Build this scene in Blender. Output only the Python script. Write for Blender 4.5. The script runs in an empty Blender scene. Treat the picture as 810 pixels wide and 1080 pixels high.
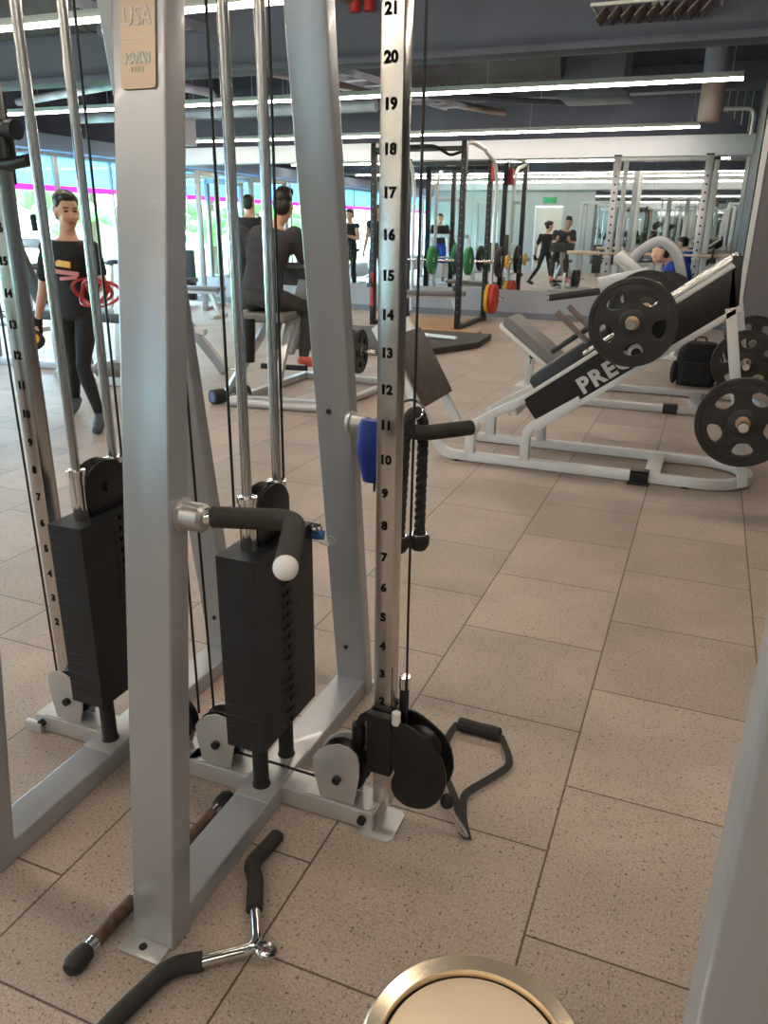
import bpy, bmesh, math, random
from mathutils import Vector as V, Matrix as M
random.seed(7)
SC = bpy.context.scene
COL = SC.collection
PI = math.pi

# ------------------------------------------------------------------ materials
def mat(name, col, rough=.5, metal=0., var=.0, vscale=8., bump=0., bscale=60., spec=.5, coat=0., stretch=None, rvar=0.):
    m = bpy.data.materials.new(name); m.use_nodes = True
    nt = m.node_tree; b = nt.nodes['Principled BSDF']
    b.inputs['Base Color'].default_value = (*col, 1)
    b.inputs['Roughness'].default_value = rough
    b.inputs['Metallic'].default_value = metal
    b.inputs['Specular IOR Level'].default_value = spec
    b.inputs['Coat Weight'].default_value = coat
    tc = nt.nodes.new('ShaderNodeTexCoord'); mp = nt.nodes.new('ShaderNodeMapping')
    nt.links.new(tc.outputs['Object'], mp.inputs[0])
    if stretch: mp.inputs['Scale'].default_value = stretch
    if var or rvar:
        n = nt.nodes.new('ShaderNodeTexNoise'); n.inputs['Scale'].default_value = vscale; n.inputs['Detail'].default_value = 5
        nt.links.new(mp.outputs[0], n.inputs['Vector'])
        if var:
            r = nt.nodes.new('ShaderNodeMapRange'); r.inputs['From Min'].default_value = .3; r.inputs['From Max'].default_value = .7
            r.inputs['To Min'].default_value = 1 - var; r.inputs['To Max'].default_value = 1 + var
            nt.links.new(n.outputs['Fac'], r.inputs[0])
            mx = nt.nodes.new('ShaderNodeVectorMath'); mx.operation = 'SCALE'; mx.inputs[0].default_value = col
            nt.links.new(r.outputs[0], mx.inputs['Scale']); nt.links.new(mx.outputs[0], b.inputs['Base Color'])
        if rvar:
            r2 = nt.nodes.new('ShaderNodeMapRange'); r2.inputs['To Min'].default_value = max(0, rough - rvar); r2.inputs['To Max'].default_value = rough + rvar
            nt.links.new(n.outputs['Fac'], r2.inputs[0]); nt.links.new(r2.outputs[0], b.inputs['Roughness'])
    if bump:
        n2 = nt.nodes.new('ShaderNodeTexNoise'); n2.inputs['Scale'].default_value = bscale; n2.inputs['Detail'].default_value = 3
        nt.links.new(mp.outputs[0], n2.inputs['Vector'])
        bp = nt.nodes.new('ShaderNodeBump'); bp.inputs['Strength'].default_value = bump; bp.inputs['Distance'].default_value = .004
        nt.links.new(n2.outputs['Fac'], bp.inputs['Height']); nt.links.new(bp.outputs[0], b.inputs['Normal'])
    return m

def emit(name, col, s):
    m = bpy.data.materials.new(name); m.use_nodes = True; nt = m.node_tree
    nt.nodes.remove(nt.nodes['Principled BSDF'])
    e = nt.nodes.new('ShaderNodeEmission'); e.inputs[0].default_value = (*col, 1); e.inputs[1].default_value = s
    nt.links.new(e.outputs[0], nt.nodes['Material Output'].inputs[0]); return m

MT = {}
MT['paint'] = mat('silver grey powder coat', (.40, .41, .435), .30, .45, .04, 5, .05, 300, coat=.15)
MT['paint2'] = mat('silver powder coat', (.54, .54, .545), .30, .45, .05, 6, .05, 300)
MT['paint_pale'] = mat('pale silver paint', (.66, .66, .65), .4, .2, .05, 6)
MT['chrome'] = mat('polished chrome', (.82, .81, .80), .12, 1., .03, 20)
MT['rod'] = mat('chrome guide rod', (.62, .61, .60), .2, 1., .05, 30)
MT['brushed'] = mat('brushed chrome post', (.56, .53, .50), .2, 1., .10, 22, stretch=(1, 1, .12), rvar=.1)
MT['steel'] = mat('dull steel', (.50, .49, .47), .38, .8, .08, 30)
MT['black'] = mat('black plastic', (.009, .009, .010), .38, 0, .1, 20)
MT['blackmetal'] = mat('black powder coat', (.0085, .0085, .0095), .38, .1, .15, 12, .1, 200)
MT['stack'] = mat('black weight stack paint', (.017, .018, .021), .5, .1, .2, 14, .12, 250)
MT['rubber'] = mat('black rubber', (.016, .0155, .0155), .62, 0, .2, 25, .2, 150)
MT['foam'] = mat('dark foam grip', (.024, .021, .019), .75, 0, .2, 40, .3, 400)
MT['rope'] = mat('black rope', (.016, .015, .015), .7, 0, .3, 60, .4, 300)
MT['strap'] = mat('dark webbing', (.028, .024, .022), .7, 0, .25, 80, .3, 500)
MT['plate'] = mat('black rubber weight plate', (.016, .015, .014), .48, 0, .2, 18, .15, 150)
MT['brass'] = mat('worn brass bore', (.42, .27, .16), .35, .8, .15, 30)
MT['pad_dark'] = mat('charcoal vinyl', (.035, .038, .043), .48, 0, .12, 10, .15, 220)
MT['pad_grey'] = mat('grey vinyl', (.16, .155, .15), .5, 0, .1, 10, .12, 220)
MT['brownplate'] = mat('dark brown foot plate', (.085, .066, .054), .6, .1, .12, 12, .35, 160)
MT['silverletter'] = mat('silver lettering', (.58, .57, .56), .4, .3, .06, 30)
MT['ink'] = mat('black ink', (.006, .006, .006), .85, spec=.1)
MT['placard'] = mat('champagne placard', (.48, .38, .30), .38, .5, .05, 12, rvar=.06)
MT['white'] = mat('white plastic', (.75, .74, .72), .4, 0, .04, 20)
MT['whitepaint'] = mat('white wall paint', (.60, .63, .71), .7, 0, .02, 2)
MT['wallgrey'] = mat('grey wall paint', (.34, .35, .38), .6, 0, .04, 2)
MT['wallmauve'] = mat('mauve grey wall paint', (.175, .155, .160), .65, 0, .04, 2)
MT['wallteal'] = mat('dark teal wall paint', (.07, .09, .11), .6, 0, .05, 2)
MT['slab'] = mat('painted ceiling slab', (.062, .068, .100), .9, 0, .25, 1.5, .3, 12)
MT['beam'] = mat('painted ceiling beam', (.10, .108, .15), .85, 0, .12, 2)
MT['duct'] = mat('insulated duct foil', (.42, .44, .55), .5, .15, .3, 3, .9, 6)
MT['ductdark'] = mat('dark duct', (.07, .07, .085), .7, .1, .2, 4, .4, 10)
MT['pipe'] = mat('painted pipe', (.17, .13, .12), .6, 0, .1, 5)
MT['redpaint'] = mat('red paint', (.42, .02, .02), .4, 0, .1, 12)
MT['red'] = mat('red rubber', (.60, .03, .025), .45, 0, .12, 14)
MT['yellow'] = mat('yellow rubber', (.80, .40, .02), .45, 0, .1, 14)
MT['green'] = mat('green rubber', (.02, .22, .06), .45, 0, .12, 14)
MT['blue'] = mat('blue nylon', (.010, .035, .26), .55, 0, .15, 30, .2, 200)
MT['bluekey'] = mat('blue anodised cap', (.01, .10, .33), .3, .2, .1, 20)
MT['rust'] = mat('worn brown grip', (.115, .062, .040), .55, .2, .45, 70, .4, 260)
MT['gold'] = mat('warm brushed steel lid', (.86, .72, .54), .36, .6, .03, 10, rvar=.05)
MT['goldrim'] = mat('polished warm steel rim', (.90, .78, .60), .24, .9, .03, 10)
MT['wood'] = mat('dark rubber platform', (.045, .040, .038), .7, 0, .2, 8, .2, 120)
MT['woodtop'] = mat('plywood', (.48, .26, .13), .5, 0, .12, 6, stretch=(1, 8, 1))
MT['seat_tan'] = mat('tan bar', (.60, .50, .38), .4, .3, .06, 20)
MT['skin'] = mat('skin', (.58, .335, .235), .5, 0, .08, 12)
MT['skin_pale'] = mat('light skin', (.62, .36, .25), .5, 0, .08, 12)
MT['hair'] = mat('black hair', (.012, .010, .009), .45, 0, .3, 60, .4, 120)
MT['blackcloth'] = mat('black fabric', (.012, .012, .014), .85, 0, .25, 20, .25, 250)
MT['greycloth'] = mat('charcoal grey tee', (.042, .040, .046), .9, 0, .2, 14, .3, 60)
MT['greypants'] = mat('dark grey shorts', (.055, .052, .050), .9, 0, .2, 14, .3, 60)
MT['bluecloth'] = mat('royal blue tee', (.012, .05, .30), .85, 0, .15, 14, .3, 60)
MT['shoe'] = mat('dark blue grey shoe', (.05, .06, .085), .6, 0, .3, 30)
MT['pinkshoe'] = mat('coral shoe', (.75, .16, .12), .6, 0, .2, 30)
MT['lip'] = mat('lips', (.42, .14, .11), .5)
MT['bark'] = mat('tree bark', (.12, .08, .05), .9, 0, .3, 20)
MT['leaf'] = mat('bright tree foliage', (.20, .42, .13), .8, 0, .5, 4)
MT['lawn'] = mat('lawn outside', (.25, .42, .16), .9, 0, .3, 3)
MT['signgreen'] = mat('exit sign green', (.02, .35, .14), .4)
MT['strip'] = emit('led strip', (1, .85, .68), 32)
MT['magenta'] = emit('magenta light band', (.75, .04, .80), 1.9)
MT['door'] = mat('pale door', (.62, .62, .58), .5, 0, .04, 3)

def floor_mat():
    m = bpy.data.materials.new('speckled rubber tile floor'); m.use_nodes = True; nt = m.node_tree; N = nt.nodes; L = nt.links
    b = N['Principled BSDF']; b.inputs['Specular IOR Level'].default_value = .35
    g = N.new('ShaderNodeNewGeometry'); sx = N.new('ShaderNodeSeparateXYZ'); L.new(g.outputs['Position'], sx.inputs[0])
    def mth(op, a, c=None, d=None):
        n = N.new('ShaderNodeMath'); n.operation = op
        for i, q in enumerate((a, c, d)):
            if q is None: continue
            if isinstance(q, (int, float)): n.inputs[i].default_value = q
            else: L.new(q, n.inputs[i])
        return n.outputs[0]
    T = .5
    u = mth('DIVIDE', mth('ADD', sx.outputs[0], .1665), T)
    cu = mth('FLOOR', u); fu = mth('SUBTRACT', u, cu)
    par = mth('FLOORED_MODULO', cu, 2.)
    v = mth('ADD', mth('DIVIDE', mth('SUBTRACT', sx.outputs[1], 1.742), T), mth('MULTIPLY', par, .5))
    cv = mth('FLOOR', v); fv = mth('SUBTRACT', v, cv)
    def edge(fr): return mth('MINIMUM', fr, mth('SUBTRACT', 1., fr))
    e = mth('MULTIPLY', mth('MINIMUM', edge(fu), edge(fv)), T)
    gap = N.new('ShaderNodeMapRange'); gap.inputs['From Min'].default_value = .0012; gap.inputs['From Max'].default_value = .0034; L.new(e, gap.inputs[0])
    cmb = N.new('ShaderNodeCombineXYZ'); L.new(cu, cmb.inputs[0]); L.new(cv, cmb.inputs[1])
    wn = N.new('ShaderNodeTexWhiteNoise'); wn.noise_dimensions = '2D'; L.new(cmb.outputs[0], wn.inputs['Vector'])
    tone = N.new('ShaderNodeMapRange'); tone.inputs['To Min'].default_value = .87; tone.inputs['To Max'].default_value = 1.08; L.new(wn.outputs['Value'], tone.inputs[0])
    big = N.new('ShaderNodeTexNoise'); big.inputs['Scale'].default_value = 3.; big.inputs['Detail'].default_value = 6; L.new(g.outputs['Position'], big.inputs['Vector'])
    bigr = N.new('ShaderNodeMapRange'); bigr.inputs['From Min'].default_value = .3; bigr.inputs['From Max'].default_value = .7; bigr.inputs['To Min'].default_value = .88; bigr.inputs['To Max'].default_value = 1.1; L.new(big.outputs['Fac'], bigr.inputs[0])
    fine = N.new('ShaderNodeTexNoise'); fine.inputs['Scale'].default_value = 180.; fine.inputs['Detail'].default_value = 3; L.new(g.outputs['Position'], fine.inputs['Vector'])
    finer = N.new('ShaderNodeMapRange'); finer.inputs['From Min'].default_value = .3; finer.inputs['From Max'].default_value = .7; finer.inputs['To Min'].default_value = .76; finer.inputs['To Max'].default_value = 1.22; L.new(fine.outputs['Fac'], finer.inputs[0])
    sp = N.new('ShaderNodeTexNoise'); sp.inputs['Scale'].default_value = 150.; sp.inputs['Detail'].default_value = 2; sp.inputs['Distortion'].default_value = .8; L.new(g.outputs['Position'], sp.inputs['Vector'])
    spr = N.new('ShaderNodeMapRange'); spr.inputs['From Min'].default_value = .33; spr.inputs['From Max'].default_value = .38; spr.inputs['To Min'].default_value = .34; spr.inputs['To Max'].default_value = 1.; L.new(sp.outputs['Fac'], spr.inputs[0])
    k = mth('MULTIPLY', mth('MULTIPLY', tone.outputs[0], bigr.outputs[0]), mth('MULTIPLY', finer.outputs[0], spr.outputs[0]))
    gr = N.new('ShaderNodeMapRange'); gr.inputs['To Min'].default_value = .22; gr.inputs['To Max'].default_value = 1.; L.new(gap.outputs[0], gr.inputs[0])
    k = mth('MULTIPLY', k, gr.outputs[0])
    sc = N.new('ShaderNodeVectorMath'); sc.operation = 'SCALE'; sc.inputs[0].default_value = (.43, .348, .293); L.new(k, sc.inputs['Scale'])
    L.new(sc.outputs[0], b.inputs['Base Color'])
    b.inputs['Roughness'].default_value = .44
    bp = N.new('ShaderNodeBump'); bp.inputs['Strength'].default_value = .35; bp.inputs['Distance'].default_value = .003
    hh = mth('ADD', mth('MULTIPLY', gap.outputs[0], 1.), mth('MULTIPLY', fine.outputs['Fac'], .35)); L.new(hh, bp.inputs['Height']); L.new(bp.outputs[0], b.inputs['Normal'])
    return m
MT['floor'] = floor_mat()

def mirror_mat():
    m = bpy.data.materials.new('wall mirror'); m.use_nodes = True; b = m.node_tree.nodes['Principled BSDF']
    b.inputs['Base Color'].default_value = (.80, .86, .87, 1); b.inputs['Metallic'].default_value = 1; b.inputs['Roughness'].default_value = .015
    return m
MT['mirror'] = mirror_mat()
def glass_mat(name, tint, gl=.08, frosted=False):
    m = bpy.data.materials.new(name); m.use_nodes = True; nt = m.node_tree; nt.nodes.remove(nt.nodes['Principled BSDF'])
    a = nt.nodes.new('ShaderNodeBsdfTranslucent' if frosted else 'ShaderNodeBsdfTransparent'); a.inputs[0].default_value = (*tint, 1)
    g = nt.nodes.new('ShaderNodeBsdfGlossy'); g.inputs['Roughness'].default_value = .02; mx = nt.nodes.new('ShaderNodeMixShader'); mx.inputs[0].default_value = gl
    nt.links.new(a.outputs[0], mx.inputs[1]); nt.links.new(g.outputs[0], mx.inputs[2]); nt.links.new(mx.outputs[0], nt.nodes['Material Output'].inputs[0]); return m
MT['glass'] = glass_mat('window glass', (.90, .97, .98))
MT['frost'] = glass_mat('frosted window band', (.27, .41, .60), .05, True)

# ------------------------------------------------------------------ mesh builder
def fillet(pts, r, n=6):
    pts = [V(p) for p in pts]; out = [pts[0]]
    for i in range(1, len(pts) - 1):
        p = pts[i]; a = (pts[i-1] - p); b = (pts[i+1] - p); rr = min(r, a.length * .48, b.length * .48)
        p0 = p + a.normalized() * rr; p2 = p + b.normalized() * rr
        for k in range(n + 1):
            t = k / n; out.append(p0 * (1-t)**2 + p * 2*t*(1-t) + p2 * t*t)
    out.append(pts[-1]); return out

class MB:
    def __init__(s): s.bm = bmesh.new()
    def add(s, verts, faces):
        vs = [s.bm.verts.new(v) for v in verts]
        for f in faces:
            try: s.bm.faces.new([vs[i] for i in f])
            except ValueError: pass
        return s
    def box(s, c, d, rot=None):
        c = V(c); h = V(d) * .5
        vv = [V((x*h.x, y*h.y, z*h.z)) for x in (-1, 1) for y in (-1, 1) for z in (-1, 1)]
        if rot is not None: vv = [rot @ v for v in vv]
        return s.add([c + v for v in vv], [(0,1,3,2),(4,6,7,5),(0,4,5,1),(2,3,7,6),(0,2,6,4),(1,5,7,3)])
    def span(s, a, b):
        a, b = V(a), V(b); return s.box((a+b)/2, [abs(x) for x in (b-a)])
    def bar(s, a, b, w, h, up=(0, 0, 1)):
        a, b = V(a), V(b); d = (b-a).normalized(); up = V(up)
        sd = d.cross(up)
        if sd.length < 1e-4: sd = d.cross(V((0, 1, 0)))
        sd.normalize(); u = sd.cross(d)
        vv = [p + sd*x*w/2 + u*y*h/2 for p in (a, b) for x, y in ((-1,-1),(1,-1),(1,1),(-1,1))]
        return s.add(vv, [(3,2,1,0),(4,5,6,7),(0,1,5,4),(1,2,6,5),(2,3,7,6),(3,0,4,7)])
    def path(s, pts, prof, up=(0, 0, 1), fixed=True):
        """sweep closed 2-D profile along polyline"""
        pts = [V(p) for p in pts]; n = len(pts); rings = []; u0 = V(up)
        for i, p in enumerate(pts):
            d = (pts[min(i+1, n-1)] - pts[max(i-1, 0)]).normalized()
            if fixed:
                sd = d.cross(u0)
                if sd.length < 1e-3: sd = d.cross(V((0, 1, .01)))
                sd.normalize(); u = sd.cross(d)
            else:
                if i == 0:
                    sd = d.cross(u0)
                    if sd.length < 1e-3: sd = d.cross(V((0, 1, .01)))
                    sd.normalize()
                else:
                    sd = (sd - d * sd.dot(d)).normalized()
                u = sd.cross(d)
            pr = prof(i) if callable(prof) else prof
            m = len(pr)
            rings.append([p + sd*x + u*y for x, y in pr])
        vv = [v for r in rings for v in r]
        ff = [(i*m+j, i*m+(j+1) % m, (i+1)*m+(j+1) % m, (i+1)*m+j) for i in range(n-1) for j in range(m)]
        ff += [tuple(reversed(range(m))), tuple((n-1)*m + j for j in range(m))]
        return s.add(vv, ff)
    def tube(s, pts, r, n=14):
        rr = r if isinstance(r, (list, tuple)) else None
        def pr(i):
            q = rr[i] if rr else r
            return [(q*math.cos(2*PI*k/n), q*math.sin(2*PI*k/n)) for k in range(n)]
        return s.path(pts, pr, fixed=False)
    def rect(s, pts, w, h, up=(0, 0, 1)):
        return s.path(pts, [(-w/2,-h/2),(w/2,-h/2),(w/2,h/2),(-w/2,h/2)], up)
    def cyl(s, a, b, r, r2=None, n=20):
        return s.tube([a, b], [r, r if r2 is None else r2], n)
    def lathe(s, prof, c=(0,0,0), ax=(0,0,1), n=32):
        c = V(c); q = V((0,0,1)).rotation_difference(V(ax).normalized()); vv = []; m = len(prof)
        for k in range(n):
            t = 2*PI*k/n
            for r, z in prof: vv.append(c + q @ V((r*math.cos(t), r*math.sin(t), z)))
        ff = [(k*m+j, ((k+1) % n)*m+j, ((k+1) % n)*m+j+1, k*m+j+1) for k in range(n) for j in range(m-1)]
        closed = prof[0] == prof[-1]
        if prof[0][0] > 1e-6 and not closed: ff.append(tuple(reversed([k*m for k in range(n)])))
        if prof[-1][0] > 1e-6 and not closed: ff.append(tuple(k*m+m-1 for k in range(n)))
        s.add(vv, ff); bmesh.ops.remove_doubles(s.bm, verts=s.bm.verts, dist=1e-6); return s
    def ring(s, c, ax, R, r, n=28, m=8):
        c = V(c); q = V((0,0,1)).rotation_difference(V(ax).normalized()); vv = []
        for k in range(n):
            t = 2*PI*k/n
            for j in range(m):
                a = 2*PI*j/m; vv.append(c + q @ V(((R+r*math.cos(a))*math.cos(t), (R+r*math.cos(a))*math.sin(t), r*math.sin(a))))
        return s.add(vv, [(k*m+j, ((k+1) % n)*m+j, ((k+1) % n)*m+(j+1) % m, k*m+(j+1) % m) for k in range(n) for j in range(m)])
    def prism(s, poly, o, u, v, dep):
        o, u, v = V(o), V(u), V(v); w = u.cross(v).normalized() * dep; n = len(poly)
        vv = [o + u*x + v*y for x, y in poly] + [o + u*x + v*y + w for x, y in poly]
        ff = [tuple(reversed(range(n))), tuple(range(n, 2*n))] + [(i, (i+1) % n, n+(i+1) % n, n+i) for i in range(n)]
        return s.add(vv, ff)
    def ell(s, c, r, rot=None, seg=20, rings=12):
        c = V(c); vv = [];
        for i in range(1, rings):
            ph = PI*i/rings
            for k in range(seg):
                t = 2*PI*k/seg; vv.append(V((r[0]*math.sin(ph)*math.cos(t), r[1]*math.sin(ph)*math.sin(t), r[2]*math.cos(ph))))
        vv += [V((0,0,r[2])), V((0,0,-r[2]))]
        if rot is not None: vv = [rot @ v for v in vv]
        ff = [(i*seg+k, (i+1)*seg+k, (i+1)*seg+(k+1) % seg, i*seg+(k+1) % seg) for i in range(rings-2) for k in range(seg)]
        t, b = len(vv)-2, len(vv)-1
        ff += [(t, k, (k+1) % seg) for k in range(seg)] + [(b, (rings-2)*seg+(k+1) % seg, (rings-2)*seg+k) for k in range(seg)]
        return s.add([c + v for v in vv], ff)
    def loft(s, rings):
        m = len(rings[0]); n = len(rings); vv = [v for r in rings for v in r]
        ff = [(i*m+j, i*m+(j+1) % m, (i+1)*m+(j+1) % m, (i+1)*m+j) for i in range(n-1) for j in range(m)]
        ff += [tuple(reversed(range(m))), tuple((n-1)*m+j for j in range(m))]
        return s.add(vv, ff)
    def text(s, txt, size, o, u, v, dep=.0006, bold=0., center=True, sx=1.):
        cu = bpy.data.curves.new('t', 'FONT'); cu.body = txt; cu.size = size; cu.extrude = dep; cu.offset = bold; cu.resolution_u = 3
        if center: cu.align_x = 'CENTER'; cu.align_y = 'CENTER'
        ob = bpy.data.objects.new('t', cu); COL.objects.link(ob)
        me = bpy.data.meshes.new_from_object(ob.evaluated_get(bpy.context.evaluated_depsgraph_get()))
        o, u, v = V(o), V(u).normalized(), V(v).normalized(); w = u.cross(v)
        s.add([o + u*p.co.x*sx + v*p.co.y + w*p.co.z for p in me.vertices], [tuple(p.vertices) for p in me.polygons])
        bpy.data.objects.remove(ob); bpy.data.curves.remove(cu); bpy.data.meshes.remove(me); return s
    def build(s, name, m, parent=None, bevel=0., seg=2, angle=40, remesh=0., smooth=0):
        bm = s.bm
        bmesh.ops.recalc_face_normals(bm, faces=bm.faces)
        if bevel:
            ed = [e for e in bm.edges if len(e.link_faces) == 2 and e.calc_face_angle(0) > .6]
            if ed: bmesh.ops.bevel(bm, geom=ed, offset=bevel, segments=seg, affect='EDGES', clamp_overlap=True, profile=.6)
        org = V(worldloc(parent)) if parent else V((0, 0, 0))
        if parent is None:
            zs = [v.co for v in bm.verts]
            lo = V([min(v[i] for v in zs) for i in range(3)]); hi = V([max(v[i] for v in zs) for i in range(3)])
            org = V(((lo.x+hi.x)/2, (lo.y+hi.y)/2, lo.z))
        for v in bm.verts: v.co -= org
        me = bpy.data.meshes.new(name); bm.to_mesh(me); bm.free()
        o = bpy.data.objects.new(name, me); COL.objects.link(o)
        if remesh:
            md = o.modifiers.new('r', 'REMESH'); md.mode = 'VOXEL'; md.voxel_size = remesh
            if smooth:
                sm = o.modifiers.new('s', 'SMOOTH'); sm.factor = .5; sm.iterations = smooth
            bpy.context.view_layer.update()
            m2 = bpy.data.meshes.new_from_object(o.evaluated_get(bpy.context.evaluated_depsgraph_get()))
            o.modifiers.clear(); o.data = m2; bpy.data.meshes.remove(me); me = m2; me.name = name
        for p in me.polygons: p.use_smooth = True
        if not remesh: me.set_sharp_from_angle(angle=math.radians(angle))
        me.materials.clear(); me.materials.append(MT[m] if isinstance(m, str) else m)
        if parent: o.parent = parent
        else: o.location = org
        return o

def worldloc(o):
    l = V((0, 0, 0))
    while o is not None: l += o.location; o = o.parent
    return l
def tag(o, label, cat, group=None, kind=None):
    o['label'] = label; o['category'] = cat
    if group: o['group'] = group
    if kind: o['kind'] = kind
    return o
def thing(name, label, cat, loc=(0, 0, 0), group=None):
    o = bpy.data.objects.new(name, None); o.empty_display_size = .1; COL.objects.link(o); o.location = loc
    return tag(o, label, cat, group)
def struct(name, mb, m, bevel=0., parent=None, **k):
    o = mb.build(name, m, parent, bevel, **k)
    if parent is None: o['kind'] = 'structure'
    return o
def copy_thing(o, loc, rotz=None, label=None, group=None):
    def cp(q, par):
        c = q.copy(); COL.objects.link(c); c.parent = par
        for ch in list(q.children): cp(ch, c)
        return c
    c = cp(o, None); c.location = loc
    if rotz is not None: c.rotation_euler = (0, 0, rotz)
    if label: c['label'] = label
    if group: c['group'] = group
    return c
X_, Y_, Z_ = V((1,0,0)), V((0,1,0)), V((0,0,1))
# ------------------------------------------------------------------ the room
WX, WY, RX, BY, CZ = -9.7, 12.9, 4.5, -2.4, 3.55
struct('floor', MB().span((WX-.2, BY-.2, -.12), (RX+.2, WY+.2, 0)), 'floor')
struct('ceiling', MB().span((WX-.2, BY-.2, CZ), (RX+.2, WY+.2, CZ+.15)), 'slab')
# back wall: grey dado, mirror, white bulkhead, dark top
struct('wall_back', MB().span((WX, WY, 0), (RX, WY+.15, .45)).span((WX, WY+.02, .45), (RX, WY+.15, 2.5)), 'wallgrey')
struct('trim_6', MB().span((WX, WY, 2.656), (RX, WY+.15, CZ)), 'slab')
struct('baseboard_back', MB().span((WX, WY-.015, 0), (.3, WY-.0005, .10)), mat('grey skirting', (.16, .17, .19), .5, 0, .05, 4))
mir = thing('wall_mirror', 'long frameless mirror across the back wall above the grey panel', 'mirror', (-4.7, WY, .45))
xs = [-9.7, -8.2, -6.7, -5.2, -3.7, -2.2, -.95, .33]
for a, b in zip(xs, xs[1:]):
    MB().span((a+.0015, WY+.003, .452), (b-.0015, WY+.018, 2.39)).build('mirror_panel', 'mirror', mir)
struct('trim_1', MB().span((WX, WY-.12, 2.39), (.33, WY+.02, 2.655)), 'whitepaint', .004)
# return wall on the right
struct('wall_right_return', MB().span((.30, 9.5, 0), (RX, 12.9, CZ)), 'wallmauve')
struct('trim_2', MB().span((.285, 9.49, 0), (.355, 9.499, CZ)).span((.285, 9.49, 0), (.2995, 9.56, CZ)), 'paint_pale')
struct('trim_3', MB().span((.286, 9.561, 0), (.2995, 12.77, 2.385)), 'wallteal')
struct('wall_right', MB().span((RX, BY, 0), (RX+.15, 9.5, CZ)), 'wallgrey')
# rear wall with a door
struct('wall_front', MB().span((WX, BY-.15, 0), (-5.85, BY, CZ)).span((-4.95, BY-.15, 0), (RX, BY, CZ)).span((-5.85, BY-.15, 2.1), (-4.95, BY, CZ)), mat('rear wall paint', (.36, .40, .42), .7, 0, .03, 2))
d = struct('door_1', MB().span((-5.84, BY-.09, 0.002), (-4.96, BY-.04, 2.09)), 'door', .004)
MB().span((-5.90, BY-.02, 0), (-5.85, BY+.02, 2.15)).span((-4.95, BY-.02, 0), (-4.90, BY+.02, 2.15)).span((-5.85, BY-.02, 2.1), (-4.95, BY+.02, 2.15)).build('door_frame', 'steel', d)
MB().cyl((-5.05, BY-.04, 1.0), (-5.05, BY+.01, 1.0), .02).bar((-5.05, BY+.01, 1.0), (-5.18, BY+.01, 1.0), .02, .02).build('door_handle', 'chrome', d)
ex = thing('exit_sign', 'small green exit sign above the door', 'sign', (-5.4, BY, 2.2))
MB().span((-5.62, BY+.001, 2.22), (-5.18, BY+.035, 2.40)).build('sign_box', 'signgreen', ex, .004)
rm = thing('rear_mirror', 'mirror on the rear wall behind the camera, met only as repeated reflections', 'mirror', (.3, BY, .3))
for k in range(5): MB().span((-3.9+k*1.6+.002, BY+.0, .30), (-2.3+k*1.6-.002, BY+.012, 2.6)).build('mirror_panel', 'mirror', rm)
struct('trim_4', MB().span((WX, BY, 2.62), (RX, BY+.35, 2.95)), 'whitepaint', .004)
# left window wall
struct('wall_left', MB().span((WX-.15, BY, 0), (WX, WY, .32)).span((WX-.15, BY, 2.40), (WX, WY, 2.62)), 'wallgrey')
struct('trim_7', MB().span((WX-.15, BY, 2.621), (WX, WY, CZ)), 'slab')
struct('trim_5', MB().span((WX, BY+.36, 2.40), (WX+.25, WY-.13, 2.62)), mat('blue grey bulkhead', (.22, .27, .38), .7), .004)
n = 6; y0 = BY; dy = (WY-BY)/n
for i in range(n):
    a, b = y0+i*dy, y0+(i+1)*dy; c = (a+b)/2
    w = struct('window_%d' % (i+1), MB().span((WX-.12, a, .32), (WX-.06, a+.05, 2.40)).span((WX-.12, b-.05, .32), (WX-.06, b, 2.40)).span((WX-.12, a+.05, .32), (WX-.06, b-.05, .37))
               .span((WX-.12, a+.05, 2.35), (WX-.06, b-.05, 2.40)).span((WX-.12, c-.02, .37), (WX-.06, c+.02, 2.35)), 'steel')
    MB().span((WX-.095, a+.05, .37), (WX-.09, b-.05, 1.84)).build('pane', 'glass', w)
    MB().span((WX-.095, a+.05, 1.925), (WX-.09, b-.05, 2.35)).build('frosted_pane', 'frost', w)
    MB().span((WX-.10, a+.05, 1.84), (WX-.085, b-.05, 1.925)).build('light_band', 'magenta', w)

# outside
g = MB().span((-40, -20, -.5), (WX-.2, 30, -.14)).build('ground', 'lawn'); g['kind'] = 'structure'
random.seed(3)
def tree(x, y, h, r, lab):
    t = thing('tree', lab, 'tree', (x, y, -.14), 'trees outside the windows')
    MB().tube([(x, y, -.14), (x+.05, y, h*.4), (x, y+.1, h*.8)], [.16, .12, .05], 8).build('trunk', 'bark', t)
    mb = MB()
    for k in range(46):
        a, ph = random.uniform(0, 2*PI), random.uniform(-.9, 1.2); rr = r*random.uniform(.45, 1)
        p = (x+rr*math.cos(a)*math.cos(ph), y+rr*math.sin(a)*math.cos(ph), h*.62+rr*.9*math.sin(ph))
        q = random.uniform(.2, .42)*r*.55
        mb.ell(p, (q, q*random.uniform(.7, 1.1), q*.6), M.Rotation(random.uniform(0, 3), 3, 'X'), 8, 5)
    mb.build('crown', 'leaf', t)
tl = ['tree seen through the window beside the walking woman', 'second tree outside the left windows, beyond the walking woman', 'tree outside the left windows near the back corner']
for i, (x, y, h, r) in enumerate([(-15.5, 10.2, 3.6, 1.9), (-17, 13.5, 4.2, 2.3), (-15, 17, 3.4, 1.8)]): tree(x, y, h, r, tl[i])
for i, (x, y, h, r) in enumerate([(-15, 3.4, 3.4, 1.8), (-16, -1.0, 4, 2.2), (-15, 6.8, 3.0, 1.6)]):
    tree(x, y, h, r, ['tree outside, reflected above the barbell in the mirror', 'tree outside, reflected beside the door in the mirror', 'tree outside, reflected behind the standing people in the mirror'][i])

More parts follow.
